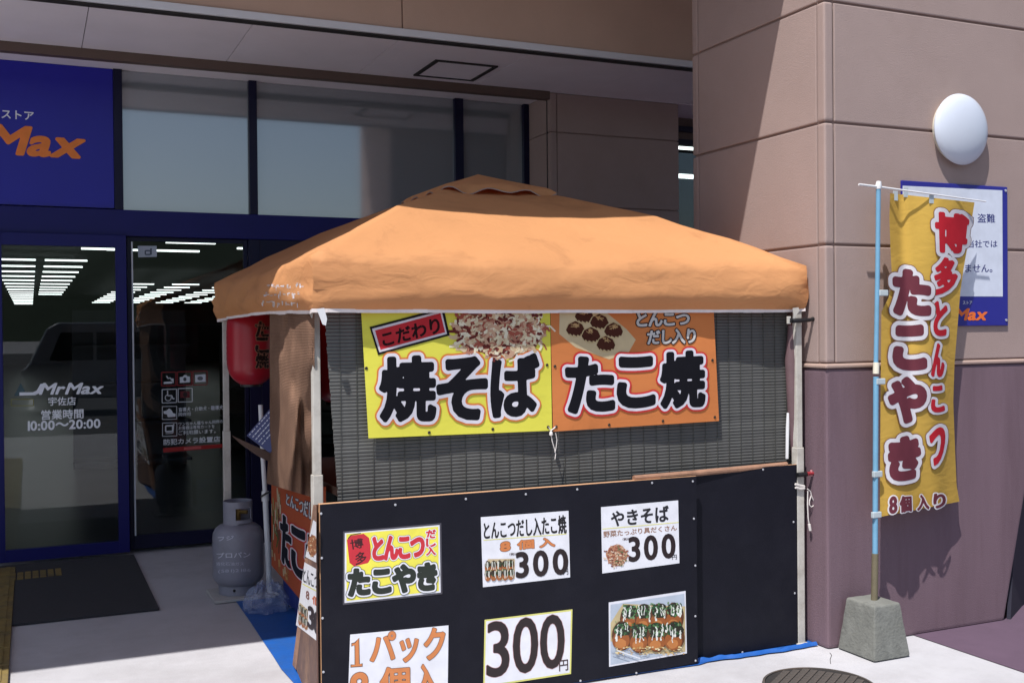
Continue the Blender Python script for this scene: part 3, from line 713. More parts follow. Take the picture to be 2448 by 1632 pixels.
# ---- the six sheets on the board
def sheet_thing(name, label, cat, corners, Y, base, border=None, group=None, thick=.0008, mat=PAPER):
    c = [GY(*p, Y) for p in corners]
    t = thing(name, label, cat, ((c[2]+c[3])/2), group)
    S0 = Sheet(lambda x, y, o=0: GY(x, y, Y)+Vector((0, -.0005-o, 0)))
    S0.layer = 0
    S0.poly('sheet', corners, border or base)
    if border:
        m = [sum(p[0] for p in corners)/4, sum(p[1] for p in corners)/4]
        S0.poly('sheet', [(p[0]+(m[0]-p[0])*.035, p[1]+(m[1]-p[1])*.05) for p in corners], base)
    S0.build(t, mat); return t
def pfn(Y): return lambda x, y, o=0: GY(x, y, Y)+Vector((0, -.0005-o, 0))
BK = (24, 22, 26); WHT = (226, 226, 232); YEL = (232, 226, 92); REDC = (200, 44, 56); ORG = (206, 124, 70)
def tray(S, part_, x0, y0, x1, y1, dy, seed, rows_=2, n=6):
    """takoyaki in a tray: brown balls, sauce, green flakes and mayonnaise"""
    rnd = random.Random(seed); wdt = x1-x0; hgt = y1-y0
    f = lambda u, v: (x0+wdt*u, y0+hgt*v+dy*u)
    S.poly(part_, [f(.12, 0), f(1, .05), f(1, .95), f(.55, 1), f(0, .72), f(.05, .2)], (196, 176, 140))
    for r in range(rows_):
        for k in range(n):
            cx, cy = (k+.5)/n*(.95)+.02, .28+.42*r/(max(1, rows_-1)) if rows_ > 1 else .5
            a = f(cx, cy+.06); rx = wdt/n*.52; ry = hgt*.26
            S.ell(part_, a[0], a[1], rx, ry, (120, 70, 36), 16, 0, .12)
            S.ell(part_, a[0]-rx*.1, a[1]+ry*.35, rx*.8, ry*.6, (160, 96, 50), 14, 0, .15)
            S.ell(part_, a[0], a[1]-ry*.35, rx*.95, ry*.62, (52, 40, 26), 14, 0, .3)
            for q in range(9):
                S.ell(part_, a[0]+rnd.uniform(-.9, .9)*rx, a[1]+rnd.uniform(-1, .1)*ry, rx*rnd.uniform(.08, .2), ry*rnd.uniform(.06, .16), rnd.choice([(40, 78, 44), (62, 104, 60), (28, 58, 34)]), 7, rnd.random()*3, .5)
            for q in range(3):
                xx = a[0]+rnd.uniform(-.7, .7)*rx; S.line(part_, [(xx, a[1]-ry*.8), (xx+rnd.uniform(-.2, .2)*rx, a[1]-ry*.1), (xx+rnd.uniform(-.2, .3)*rx, a[1]+ry*rnd.uniform(.1, .7))], rx*.16, (226, 226, 214))
def noodles(S, part_, cx, cy, rx, ry, n, seed, pal, lw):
    rnd = random.Random(seed)
    z_ = S.zu; S.zu = .0003 if n > 200 else z_
    S.ell(part_, cx, cy, rx*.97, ry*.97, pal[0], 26, 0, .12)
    for i in range(n):
        a = rnd.random()*6.283; q = math.sqrt(rnd.random())
        x, y = cx+rx*q*math.cos(a), cy+ry*q*math.sin(a); d = rnd.random()*6.283; l = rnd.uniform(.1, .3)*rx
        S.line(part_, [(x, y), (x+l*.5*math.cos(d), y+l*.5*math.sin(d)*.8), (x+l*math.cos(d+.6), y+l*math.sin(d+.6)*.8)], lw*rnd.uniform(.5, 1.3), rnd.choice(pal[1:]))
SYk = B1Y-.0006
# 1: yellow title sheet
q6 = cframe((720, 1100), 2.948); q7 = cframe((1120, 1150), 3.2534)
c = q6((295, 500), (987, 440), (995, 940), (293, 1018))
t1 = sheet_thing('price_sheet', 'laminated yellow sheet with red and black brush lettering on the black board', 'sign', c, SYk, WHT, (70, 68, 76))
S = Sheet(pfn(SYk), (720, 1100), 2.948)
S.poly('yellow_panel', [(318, 518), (965, 466), (970, 918), (320, 988)], (236, 226, 84))
S.poly('lantern_mark', [(322, 560), (345, 530), (440, 515), (478, 545), (488, 600), (490, 690), (470, 722), (372, 745), (340, 720)], REDC)
S.line('lantern_mark', [(330, 550), (350, 525), (420, 512)], 6, BK)
S.text('lettering', '博', [(342, 560), (432, 545), (440, 612), (352, 628)], (60, 14, 20), .02); S.text('lettering', '多', [(378, 652), (455, 638), (462, 716), (385, 735)], (60, 14, 20), .02)
S.text('lettering', 'とんこつ', [(505, 545), (862, 520), (862, 680), (510, 700)], REDC, .066, 0, [(.13, (40, 40, 30)), (.115, WHT)], -.1)
for ch, yb in (('だ', 488), ('し', 548), ('入', 606)): S.text('lettering', ch, [(882, yb+4), (945, yb), (945, yb+56), (882, yb+60)], REDC, .05, 0, [(.13, WHT)])
S.text('lettering', 'たこやき', [(338, 772), (945, 722), (950, 902), (338, 952)], (34, 42, 34), .072, 0, [(.15, (40, 50, 40)), (.13, WHT)], -.06)
S.build(t1, PAPER)
# 2
c = q7((95, 278), (777, 228), (790, 745), (112, 822))
t2 = sheet_thing('price_sheet', 'white price sheet for eight dumplings with a small tray picture', 'sign', c, SYk, WHT)
S = Sheet(pfn(SYk), (1120, 1150), 3.2534)
S.text('lettering', 'とんこつだし入たこ焼', [(118, 318), (755, 262), (762, 402), (122, 452)], BK, .03)
S.line('rule', [(116, 457), (762, 408)], 6, (226, 222, 130))
S.text('lettering', '8', [(250, 478), (318, 468), (322, 532), (252, 542)], ORG, .05, 0, [(.08, (96, 66, 50))]); S.text('lettering', '個', [(380, 462), (505, 450), (508, 516), (382, 528)], ORG, .04, 0, [(.065, (96, 66, 50))]); S.text('lettering', '入', [(552, 446), (668, 435), (670, 502), (555, 512)], ORG, .04, 0, [(.065, (96, 66, 50))])
S.text('lettering', '（税込）', [(318, 556), (388, 550), (388, 570), (318, 576)], (80, 60, 60), .02)
S.text('lettering', '300', [(372, 556), (765, 526), (770, 715), (375, 748)], (34, 20, 22), .03, 0, (), .10)
S.text('lettering', '円', [(735, 678), (772, 674), (774, 722), (737, 726)], BK, .01)
tray(S, 'picture', 122, 605, 358, 775, -14, 5, 2, 5); S.build(t2, PAPER)
# 3
c = q7((1030, 200), (1630, 147), (1640, 635), (1040, 715))
t3 = sheet_thing('price_sheet', 'white price sheet for fried noodles with a small noodle picture', 'sign', c, SYk, WHT)
S = Sheet(pfn(SYk), (1120, 1150), 3.2534)
S.text('lettering', 'やきそば', [(1108, 235), (1552, 188), (1558, 308), (1112, 350)], (34, 34, 40), .03)
S.line('rule', [(1040, 370), (1632, 318)], 6, (226, 222, 130))
S.text('lettering', '野菜たっぷり具だくさん', [(1048, 388), (1618, 338), (1620, 380), (1050, 436)], (150, 110, 88), .02)
S.text('lettering', '（税込）', [(1198, 440), (1262, 434), (1262, 454), (1198, 460)], (80, 60, 60), .02)
S.text('lettering', '300', [(1248, 438), (1600, 408), (1605, 588), (1252, 622)], (34, 20, 22), .03, 0, (), .10)
S.text('lettering', '円', [(1582, 572), (1618, 568), (1620, 604), (1584, 608)], BK, .01)
noodles(S, 'picture', 1152, 575, 84, 88, 130, 4, [(176, 120, 92), (206, 168, 136), (150, 84, 62), (190, 140, 104), (96, 110, 70), (222, 200, 176), (120, 60, 48)], 9); S.build(t3, PAPER)
# 4
c = q6((345, 1225), (1038, 1160), (1032, 1672), (327, 1748))
t4 = sheet_thing('price_sheet', 'white sheet with big brown lettering below the yellow title sheet', 'sign', c, SYk, WHT)
S = Sheet(pfn(SYk), (720, 1100), 2.948)
for o_, c_ in ((5, (96, 72, 60)), (0, (208, 128, 74))):
    S.poly('lettering', [(380-o_, 1285-o_), (404+o_, 1252-o_), (408+o_, 1432), (428+o_, 1432-o_), (428+o_, 1446+o_), (352-o_, 1452+o_), (352-o_, 1440-o_), (381-o_, 1436), (380-o_, 1300), (358-o_, 1304+o_), (358-o_, 1290-o_)], c_)
for st, q in (('パ', [(488, 1225), (660, 1205), (665, 1395), (490, 1412)]), ('ッ', [(700, 1262), (820, 1250), (822, 1405), (702, 1418)]), ('ク', [(868, 1190), (1008, 1175), (1010, 1388), (872, 1402)]), ('8', [(350, 1505), (465, 1492), (465, 1690), (348, 1702)]), ('個', [(560, 1465), (758, 1450), (760, 1665), (562, 1680)]), ('入', [(815, 1442), (945, 1432), (985, 1648), (788, 1662)])):
    S.text('lettering', st, q, (208, 128, 74), .03, 0, [(.045, (96, 72, 60))])
S.build(t4, PAPER)
# 5
c = q7((125, 1075), (808, 993), (797, 1495), (114, 1600))
t5 = sheet_thing('price_sheet', 'white sheet with yellow edge and a huge 300 yen price', 'sign', c, SYk, WHT, (214, 210, 120))
S = Sheet(pfn(SYk), (1120, 1150), 3.2534)
for st, q in (('3', [(150, 1098), (308, 1085), (312, 1505), (145, 1520)]), ('0', [(352, 1070), (538, 1055), (530, 1475), (350, 1490)]), ('0', [(562, 1048), (742, 1032), (738, 1440), (562, 1458)])):
    S.text('lettering', st, q, (36, 24, 26), .014, 0, [(.02, (196, 150, 150))])
S.text('lettering', '円', [(703, 1392), (772, 1382), (774, 1465), (705, 1475)], (60, 40, 44), .01); S.build(t5, PAPER)
# 6
c = q7((1090, 940), (1688, 850), (1698, 1335), (1093, 1440))
t6 = sheet_thing('food_picture', 'white edged picture of takoyaki balls with green flakes and mayonnaise', 'picture', c, SYk, (220, 220, 228))
S = Sheet(pfn(SYk), (1120, 1150), 3.2534)
S.poly('picture', [(1104, 958), (1678, 872), (1686, 1322), (1104, 1424)], (176, 186, 200)); S.poly('picture', [(1104, 1100), (1200, 950), (1684, 970), (1686, 1322), (1500, 1340), (1380, 1335), (1104, 1240)], (190, 172, 130))
rnd = random.Random(9)
for row, (yc, n, rx, ry, x0, x1) in enumerate(((1060, 4, 72, 112, 1250, 1600), (1190, 4, 80, 116, 1192, 1596))):
    for k in range(n):
        cx = x0+(x1-x0)*k/(n-1); cy = yc-(cx-1390)*.05+ (22 if row and k > 0 else 0)
        S.ell('picture', cx, cy, rx, ry, (92, 52, 26), 20, 0, .06); S.ell('picture', cx-8, cy+ry*.3, rx*.85, ry*.62, (150, 84, 38), 18, 0, .1); S.ell('picture', cx-12, cy+ry*.5, rx*.55, ry*.32, (186, 118, 62), 14, 0, .15)
        S.ell('picture', cx, cy-ry*.45, rx*.85, ry*.5, (38, 36, 24), 16, 0, .3)
        for q in range(26): S.ell('picture', cx+rnd.uniform(-.8, .8)*rx, cy-ry*rnd.uniform(.05, .95), rnd.uniform(5, 16), rnd.uniform(4, 12), rnd.choice([(40, 84, 48), (70, 116, 66), (26, 60, 36), (110, 140, 96)]), 7, rnd.random()*3, .6)
        for q in range(7):
            xx = cx+rnd.uniform(-.75, .75)*rx; y0 = cy-ry*rnd.uniform(.3, .95); wq = rnd.uniform(4, 11); yy_ = y0; pts_ = []
            for e in range(5): pts_.append((xx+rnd.uniform(-7, 7), yy_)); yy_ += ry*rnd.uniform(.05, .22)
            S.line('picture', pts_, wq, rnd.choice([(222, 224, 214), (206, 208, 196), (228, 230, 224)])); S.ell('picture', pts_[-1][0], pts_[-1][1], wq*.8, wq*1.2, (226, 228, 220), 8)
        for q in range(14): S.ell('picture', cx+rnd.uniform(-.8, .8)*rx, cy-ry*rnd.uniform(.05, .9), rnd.uniform(3, 8), rnd.uniform(3, 7), rnd.choice([(46, 92, 54), (80, 124, 74), (30, 64, 40)]), 6, rnd.random()*3, .6)
for i in range(90): S.ell('picture', rnd.uniform(1120, 1670), rnd.uniform(1280, 1345)-( .0), rnd.uniform(4, 14), rnd.uniform(3, 7), rnd.choice([(206, 176, 118), (180, 140, 84), (224, 210, 170)]), 6, 0, .5)
S.line('picture', [(1110, 1330), (1240, 1370)], 8, (150, 156, 170)); S.line('picture', [(1150, 1310), (1330, 1372)], 10, (216, 218, 224)); S.build(t6, PAPER)

# ---- the two food banners
POY = 4.395
def bwave(x, y): return .005*math.sin(x*.018)+.003*math.sin(y*.022+x*.01)
def posterfn(x, y, o=0): return GY(x, y, POY+bwave(x, y))+Vector((0, -o, 0))
def banner(name, label, cs, col, img):
    c = [GY(*p, POY) for p in cs]
    t = thing(name, label, 'banner', ((c[2]+c[3])/2))
    def f(u, v):
        x = (cs[0][0]*(1-u)+cs[1][0]*u)*(1-v)+(cs[3][0]*(1-u)+cs[2][0]*u)*v; y = (cs[0][1]*(1-u)+cs[1][1]*u)*(1-v)+(cs[3][1]*(1-u)+cs[2][1]*u)*v
        return posterfn(x, y, .0)
    part('cloth', MB().grid(26, 18, f), clothmat(name+'_cloth', col, .18, tuple(int(v*.86) for v in col), .12, .8), t, 0, True)
    return t
gmm = MB().lathe([(.0028, .0005), (.0034, .0022), (.0052, .0028), (.0068, .0016), (.007, .0)], (0, 0, 0), 14, '-Y').mesh('grommet', 0, True)
GRM = M('dull_brass', (70, 62, 50), .5, .1, 8, metal=.5)
def grommets(S, t, pts):
    for p in pts: obj('grommet', gmm, GRM, t, posterfn(*S.px(p), .0006))
k4 = cframe((840, 720), 4.356)
p1 = banner('noodle_banner', 'yellow cloth banner with black fried noodle lettering hanging under the tent', k4((92, -60), (2066, -60), (2090, 1345), (178, 1425)), (226, 220, 84), None)
S = Sheet(posterfn, (840, 720), 4.356, 16); S.ls = .012
noodles(S, 'picture', 1550, 310, 470, 270, 620, 2, [(150, 92, 70), (224, 204, 170), (206, 168, 140), (186, 128, 106), (232, 222, 190), (168, 92, 76), (212, 186, 150), (110, 48, 44), (238, 230, 205)], 30)
S.build(p1, CLOTHPRINT); S = Sheet(posterfn, (840, 720), 4.356, 12); S.zu = .0005; S.layer = 5
S.poly('label', [(188, 268), (958, 68), (1022, 355), (276, 560)], (28, 26, 28)); S.poly('label', [(212, 286), (938, 98), (994, 340), (290, 532)], (222, 214, 222)); S.poly('label', [(244, 304), (925, 124), (974, 322), (302, 505)], (196, 50, 58))
S.text('lettering', 'こだわり', [(310, 335), (900, 170), (925, 320), (335, 470)], (40, 16, 20), .035)
OL = [(.125, (214, 128, 72)), (.098, (226, 226, 236))]
S.texts('lettering', [('焼', [(305, 600), (860, 585), (855, 1225), (320, 1230)]), ('そ', [(905, 620), (1385, 595), (1395, 1205), (915, 1215)]), ('ば', [(1460, 590), (1930, 565), (1925, 1170), (1475, 1190)])], (20, 20, 28), .045, 0, OL)
grommets(S, p1, ((155, 697), (2037, 663), (810, 1365), (1472, 1330), (2048, 1308)))
S.build(p1, CLOTHPRINT)
k5 = cframe((1300, 720), 4.356)
p2 = banner('takoyaki_banner', 'orange cloth banner with black takoyaki lettering beside the yellow banner', k5((66, -60), (1762, -60), (1825, 1245), (95, 1355)), (214, 130, 74), None)
S = Sheet(posterfn, (1300, 720), 4.356, 16)
S.poly('picture', [(165, 40), (160, 340), (330, 480), (680, 605), (880, 540), (957, 400), (860, 290), (560, 40)], (214, 196, 156))
for cx, cy in ((420, 150), (578, 215), (328, 290), (490, 352), (725, 305), (645, 445)):
    S.ell('picture', cx, cy, 98, 88, (206, 184, 140), 18)
    S.poly('picture', [(cx-98, cy+10), (cx-70, cy-50), (cx, cy-85), (cx+70, cy-50), (cx+98, cy+10), (cx+80, cy+55), (cx+70, cy+10), (cx+50, cy+70), (cx+35, cy+5), (cx+15, cy+75), (cx, cy+10), (cx-30, cy+70), (cx-40, cy+10), (cx-65, cy+60), (cx-75, cy+5)], (82, 42, 30))
    for q in range(12): S.line('picture', [(cx+random.uniform(-50, 30), cy-random.uniform(20, 70)), (cx+random.uniform(-30, 50), cy-random.uniform(10, 70))], 7, (196, 160, 110))
S.build(p2, CLOTHPRINT); S = Sheet(posterfn, (1300, 720), 4.356, 12); S.zu = .0005; S.layer = 5
S.text('lettering', 'とんこつ', [(968, 118), (1510, 118), (1512, 245), (968, 262)], (214, 210, 206), .04, 0, [(.10, (34, 30, 40))], -.08)
S.text('lettering', 'だし入り', [(1078, 305), (1575, 285), (1572, 432), (1078, 448)], (214, 210, 206), .04, 0, [(.10, (34, 30, 40))], -.08)
OL = [(.13, (204, 60, 60)), (.098, (228, 228, 238))]
S.texts('lettering', [('た', [(240, 605), (705, 595), (712, 1125), (265, 1145)]), ('こ', [(770, 605), (1140, 595), (1132, 1075), (788, 1092)]), ('焼', [(1225, 550), (1655, 530), (1655, 1078), (1235, 1095)])], (20, 20, 28), .05, 0, OL)
grommets(S, p2, ((115, 677), (1755, 613), (680, 1285), (1240, 1245), (1780, 1205), (128, 1305)))
S.build(p2, CLOTHPRINT)
q = cframe((1280, 980), 5.345)
kn = [GY(*p, POY-.012) for p in q((165, 215), (195, 275), (200, 300))]; lp1 = [GY(*p, POY-.012) for p in q((200, 310), (215, 400), (245, 500), (258, 560), (250, 625))]; lp2 = [GY(*p, POY-.014) for p in q((258, 290), (275, 380), (265, 470), (250, 540))]
ST = M('white_string', (206, 200, 196), .8)
st = thing('tie_string', 'knotted white string tying the two food banners together', 'string', kn[2])
part('loop', MB().tube(lp1, .0022, 6), ST, st); part('loop', MB().tube(lp2, .0018, 6), ST, st)
part('knot', MB().lathe([(.001, -.012), (.008, -.007), (.009, 0), (.006, .009), (.001, .012)], kn[2], 10), ST, st, 0, True)
part('tie', MB().tube([GY(*p, POY-.008) for p in q((165, 212), (195, 262), (245, 225), (258, 205))], .003, 6), ST, st)

# ---- things at the right hand post
q8 = cframe((1640, 680), 1.648); qc = cframe((1840, 700), 7.8375); qd = cframe((1840, 1080), 6.031)
cl = thing('spring_clamp', 'black clamp gripping the tent post under the canopy corner', 'clamp', GY(1915, 762, 4.33))
part('jaw', MB().tube([GY(*p, 4.335) for p in qc((375, 515), (430, 520), (640, 515))], .012, 8), BLACKP, cl, 0, True)
part('bar', MB().tube([GY(*p, 4.325) for p in qc((430, 530), (760, 505))], .010, 8), BLACKP, cl, 0, True)
part('handle', MB().tube([GY(*p, 4.325) for p in qc((765, 500), (800, 492), (945, 490))], [.008, .0115, .0115], 8), BLACKP, cl, 0, True)
part('pad', MB().box(GY(*qc((340, 470))[0], 4.34)+Vector((-.004, -.006, -.03)), GY(*qc((375, 470))[0], 4.34)+Vector((.004, .006, .008))), WPOST, cl, .003)
part('bracket', MB().add([GY(*p, 4.332) for p in qc((428, 285), (540, 270), (560, 330), (500, 420), (465, 530), (430, 520), (445, 400))], [(0,1,2,3,4,5,6)]), WPOST, cl)
cl2 = thing('spring_clamp', 'black clamp with red handle gripping the post above the cord', 'clamp', GY(1925, 1130, 4.335))
part('jaw', MB().tube([GY(*p, 4.34) for p in qd((400, 330), (540, 315))], .012, 8), BLACKP, cl2, 0, True)
part('collar', MB().tube([GY(*p, 4.335) for p in qd((600, 260), (605, 345))], .006, 8), M('pink_plastic', (190, 130, 134), .5), cl2, 0, True)
part('handle', MB().tube([GY(*p, 4.335) for p in qd((540, 312), (650, 305), (740, 295))], [.010, .009, .009], 8), M('red_plastic', (140, 40, 48), .45), cl2, 0, True)
cd_ = thing('cord', 'white cord tied round the tent post with a hanging loop', 'cord', GY(1935, 1190, 4.33))
part('wrap', MB().tube([GY(*p, 4.343) for p in qd((370, 462), (430, 480), (500, 495))], .006, 6), ST, cd_); part('wrap', MB().tube([GY(*p, 4.343) for p in qd((375, 508), (430, 525), (500, 520))], .007, 6), ST, cd_)
part('loop', MB().tube([GY(*p, 4.335) for p in qd((545, 530), (590, 570), (600, 620), (640, 720), (630, 775), (600, 790), (570, 760), (575, 700), (598, 630))], .0028, 6), ST, cd_)
part('tail', MB().tube([GY(*p, 4.335) for p in qd((550, 560), (545, 760), (555, 950), (570, 1040))], .003, 6), ST, cd_); part('tip', MB().tube([GY(*p, 4.335) for p in qd((570, 1040), (585, 1130))], .007, 8), ST, cd_)
MAR = M('maroon_bag_cloth', (104, 80, 84), .7, .2, 6, .3, 40)
o = obj('rolled_curtain', MB().tube([GY(*p, 4.40) for p in q8((415, 160), (413, 300), (420, 500), (430, 690), (440, 760))], [.016, .030, .026, .018, .008], 12).mesh('rolled_curtain', 0, True), MAR); tag(o, 'dull maroon rolled curtain bundle tied beside the right tent post', 'curtain')
o = obj('blind_cord_weight', MB().tube([GY(*p, 4.405) for p in q8((402, 505), (400, 560), (398, 685))], [.007, .009, .008], 8).mesh('blind_cord_weight', 0, True), WPLAS); tag(o, 'white plastic strip hanging at the right edge of the slatted blind', 'strip')

# ---- left side of the stall: burlap, cloth banner, A-board
BUR, t_, b_ = newmat('burlap')
N = t_.nodes; L = t_.links; tc = N.new('ShaderNodeTexCoord')
def wv(axis, sc):
    n = N.new('ShaderNodeTexWave'); n.bands_direction = axis; n.inputs['Scale'].default_value = sc; n.inputs['Distortion'].default_value = 1.2; n.inputs['Detail'].default_value = 2; L.new(tc.outputs['Object'], n.inputs['Vector']); return n
w1 = wv('Z', 46); w2 = wv('Y', 70); nn = N.new('ShaderNodeTexNoise'); nn.inputs['Scale'].default_value = 4; nn.inputs['Detail'].default_value = 8; L.new(tc.outputs['Object'], nn.inputs['Vector'])
ad = N.new('ShaderNodeMath'); ad.operation = 'MULTIPLY'; L.new(w1.outputs['Fac'], ad.inputs[0]); L.new(w2.outputs['Fac'], ad.inputs[1])
a2 = N.new('ShaderNodeMath'); a2.operation = 'ADD'; L.new(ad.outputs[0], a2.inputs[0]); L.new(nn.outputs['Fac'], a2.inputs[1])
cr_ = N.new('ShaderNodeValToRGB'); cr_.color_ramp.elements[0].position = .35; cr_.color_ramp.elements[0].color = (*s2l((88, 66, 54)), 1); cr_.color_ramp.elements[1].position = 1.2 if False else 1; cr_.color_ramp.elements[1].color = (*s2l((138, 108, 90)), 1)
L.new(a2.outputs[0], cr_.inputs[0]); L.new(cr_.outputs[0], b_.inputs['Base Color']); b_.inputs['Roughness'].default_value = .95; b_.inputs['Specular IOR Level'].default_value = .1
bp = N.new('ShaderNodeBump'); bp.inputs['Strength'].default_value = .6; bp.inputs['Distance'].default_value = .004; L.new(a2.outputs[0], bp.inputs['Height']); L.new(bp.outputs[0], b_.inputs['Normal'])
def burf(u, v):
    x = (645*(1-u)+752*u)*(1-v) + ((645-8*max(0, v-.7)/.3)*(1-u)+752*u)*v
    y = (715*(1-u)+705*u)*(1-v) + (1155*(1-u)+1190*u)*v
    d = .045*math.sin(u*6+v*2.5)*v + .05*math.sin(u*4.5-v*5)*(1-u)*v + .03*nz(u*4, v*4, 3) + .012*nz(u*9, v*8, 1) + .05*v*v
    return GX(x, y, 1.085+d)
o = obj('burlap_cloth', MB().grid(24, 34, burf).mesh('burlap_cloth', 0, True, angle=3), BUR); tag(o, 'coarse brown burlap cloth hanging on the side of the stall', 'cloth')
# side banner, on the long side of the counter
LBX = 1.30
qb = cframe((560, 1180), 3.47)
def sbf(x, y, o=0): return GX(x, y, LBX+.006*math.sin(y*.03))+Vector((-o, 0, 0))
sb = thing('side_banner', 'brown red cloth banner with black lettering below the burlap', 'banner', GX(690, 1400, LBX))
lb = qb((308, -80), (760, -60), (760, 1130), (308, 590))
part('cloth', MB().grid(14, 14, lambda u, v: sbf((lb[0][0]*(1-u)+lb[1][0]*u)*(1-v)+(lb[3][0]*(1-u)+lb[2][0]*u)*v, (lb[0][1]*(1-u)+lb[1][1]*u)*(1-v)+(lb[3][1]*(1-u)+lb[2][1]*u)*v)), clothmat('side_banner_cloth', (176, 84, 52), .15, (140, 64, 44), .15), sb, 0, True)
S = Sheet(sbf, (560, 1180), 3.47, 20)
rnd = random.Random(12)
for i in range(34):
    x = rnd.uniform(312, 400); y = rnd.uniform(-60, 330); l = rnd.uniform(60, 200); S.line('picture', [(x, y), (x+rnd.uniform(-4, 10), y+l*.5), (x+rnd.uniform(-6, 16), y+l)], rnd.uniform(4, 12), rnd.choice([(150, 150, 96), (196, 182, 150), (92, 104, 60), (110, 70, 58), (206, 196, 170)]))
for i in range(14):
    x = rnd.uniform(312, 470); y = 560+(x-312)*.9+rnd.uniform(-120, 0); S.line('picture', [(x, y), (x+4, y+60)], rnd.uniform(8, 18), rnd.choice([(196, 150, 96), (170, 110, 70), (200, 176, 140)]))
S.text('lettering', 'とんこつだし', [(435, 0), (650, 80), (645, 215), (432, 85)], (214, 212, 216), .03, 0, [(.09, (50, 48, 70))])
OLs = [(.12, (196, 60, 60)), (.09, (214, 208, 214))]
for ch, q in (('た', [(388, 170), (470, 215), (468, 620), (400, 560)]), ('こ', [(478, 270), (590, 330), (590, 720), (490, 640)]), ('焼', [(600, 330), (760, 420), (760, 900), (605, 760)])): S.text('lettering', ch, q, (30, 32, 44), .05, 0, OLs)
S.build(sb, CLOTHPRINT)
ct = thing('prep_table', 'brown prep table inside the stall with blue sheet skirt', 'table', (2.4, 5.45, 0))
TBW = M('table_brown', (92, 70, 60), .7, .2, 6)
part('table_top', MB().box((1.33, 4.62, .82), (3.3, 6.3, .86)), TBW, ct)
for x in (1.36, 3.25):
    for y in (4.66, 6.24): part('leg', MB().box((x, y, .006), (x+.04, y+.04, .818)), TBW, ct)
part('skirt', MB().grid(1, 24, lambda u, v: (1.345+.012*math.sin(v*30), 4.64+1.64*v, .03+.6*u)), M('blue_sheet_skirt', (34, 50, 120), .6, .2, 8), ct, 0, True)
part('front_skirt', MB().box((1.35, 4.63, .03), (3.29, 4.635, .8)), TBW, ct)
# A-board
A0, AN = Vector((1.125, 5.10, 0)), Vector((1.047, 4.306, 0))
ad_ = (AN-A0).normalized(); an = Vector((ad_.y, -ad_.x, 0)); an = an if an.x < 0 else -an
ABR = M('brown_board_paint', (96, 70, 62), .65, .15, 6, .2, 90, dirt=(190, 146, 110), dirt_scale=2.2, dirt_amt=.6)
ab = thing('a_board', 'brown tapering sign board standing at the side of the black counter', 'sign board', (1.09, 4.7, 0))
ap = lambda x, y: GP(x, y, A0, an)
tl, bl_ = ap(750, 1206), ap(709, 1600)
tr_ = Vector((AN.x, AN.y, tl.z)); br_ = Vector((AN.x, AN.y, .012))
part('face_board', MB().prism([tl, tr_, br_, Vector((bl_.x, bl_.y, max(.012, bl_.z)))], an*-.006), ABR, ab)
le = [ap(698, 1598), ap(707, 1600), ap(751, 1206), ap(747.5, 1206)]
for p in le: p.z = max(.006, p.z)
part('edge_strip', MB().prism([p+an*-.002 for p in le], an*-.028), DWOOD, ab)
part('rear_brace', MB().prism([(1.18, 5.0, .006), (1.18, 4.97, .006), (1.10, 4.70, .6), (1.10, 4.73, .6)], (.02, 0, 0)), DWOOD, ab)
abfn = lambda x, y, o=0: GP(x, y, A0+an*.0006, an)+an*o
qa = cframe((560, 1180), 3.47)
for lab, cc, nm_ in (('white sheet with a food bowl picture on the brown folding board', ((650, 300), (700, 330), (700, 590), (590, 520)), 0), ('white sheet with dumpling tray and price on the brown folding board', ((583, 565), (740, 655), (760, 1275), (512, 1085)), 1)):
    if nm_ == 0: cc = ((655, 215), (760, 290), (760, 612), (590, 520))
    w_ = [abfn(*p) for p in qa(*cc)]
    t = thing('price_sheet', lab, 'sign', w_[3])
    S = Sheet(abfn, (560, 1180), 3.47); S.layer = .5; S.xmax = 756; S.poly('sheet', cc, WHT)
    if nm_ == 0: noodles(S, 'picture', 650, 430, 42, 92, 70, 8, [(150, 96, 66), (206, 150, 110), (120, 60, 40), (186, 130, 92), (222, 196, 160)], 10)
    else:
        S.text('lettering', 'とんこつだし', [(570, 610), (760, 705), (760, 830), (572, 730)], BK, .02); S.line('rule', [(568, 745), (745, 838)], 8, (222, 216, 110))
        S.text('lettering', '8', [(597, 800), (622, 812), (622, 880), (597, 866)], (120, 72, 60), .03); S.text('lettering', '個', [(648, 835), (715, 880), (715, 945), (648, 905)], (196, 90, 40), .03)
        tray(S, 'picture', 532, 890, 612, 1075, 60, 11, 2, 3)
        S.text('lettering', '3', [(618, 930), (660, 945), (660, 1135), (615, 1100)], (40, 28, 30), .04); S.text('lettering', '00', [(668, 965), (790, 1040), (790, 1230), (665, 1150)], (40, 28, 30), .04)
    S.build(t, PAPER)

# ---- lanterns
def lantern(cx, cy, zb, r, h, label):
    t = thing('paper_lantern', label, 'lantern', (cx, cy, zb))
    m, t2, b2_ = newmat('lantern_red'); b2_.inputs['Base Color'].default_value = (*s2l((160, 30, 44)), 1); b2_.inputs['Roughness'].default_value = .3
    prof = []
    n = 30
    for i in range(n+1):
        v = i/n; prof.append((r*(1-abs(2*v-1)**5*.55)*(1+.006*math.cos(i*math.pi)), zb+.02+(h-.04)*v))
    part('shade', MB().lathe(prof, (cx, cy, 0), 40), m, t, 0, True)
    part('base_ring', MB().lathe([(r*.40, zb+.006), (r*.46, zb+.006), (r*.46, zb+.026), (r*.40, zb+.026)], (cx, cy, 0), 24), BLACKP, t); part('top_ring', MB().lathe([(r*.40, zb+h-.03), (r*.46, zb+h-.03), (r*.46, zb+h), (r*.40, zb+h)], (cx, cy, 0), 24), BLACKP, t)
    part('hanger', MB().tube([(cx, cy, zb+h-.01), (cx, cy, zb+h+.10)], .003, 6), BLACKP, t)
    return t
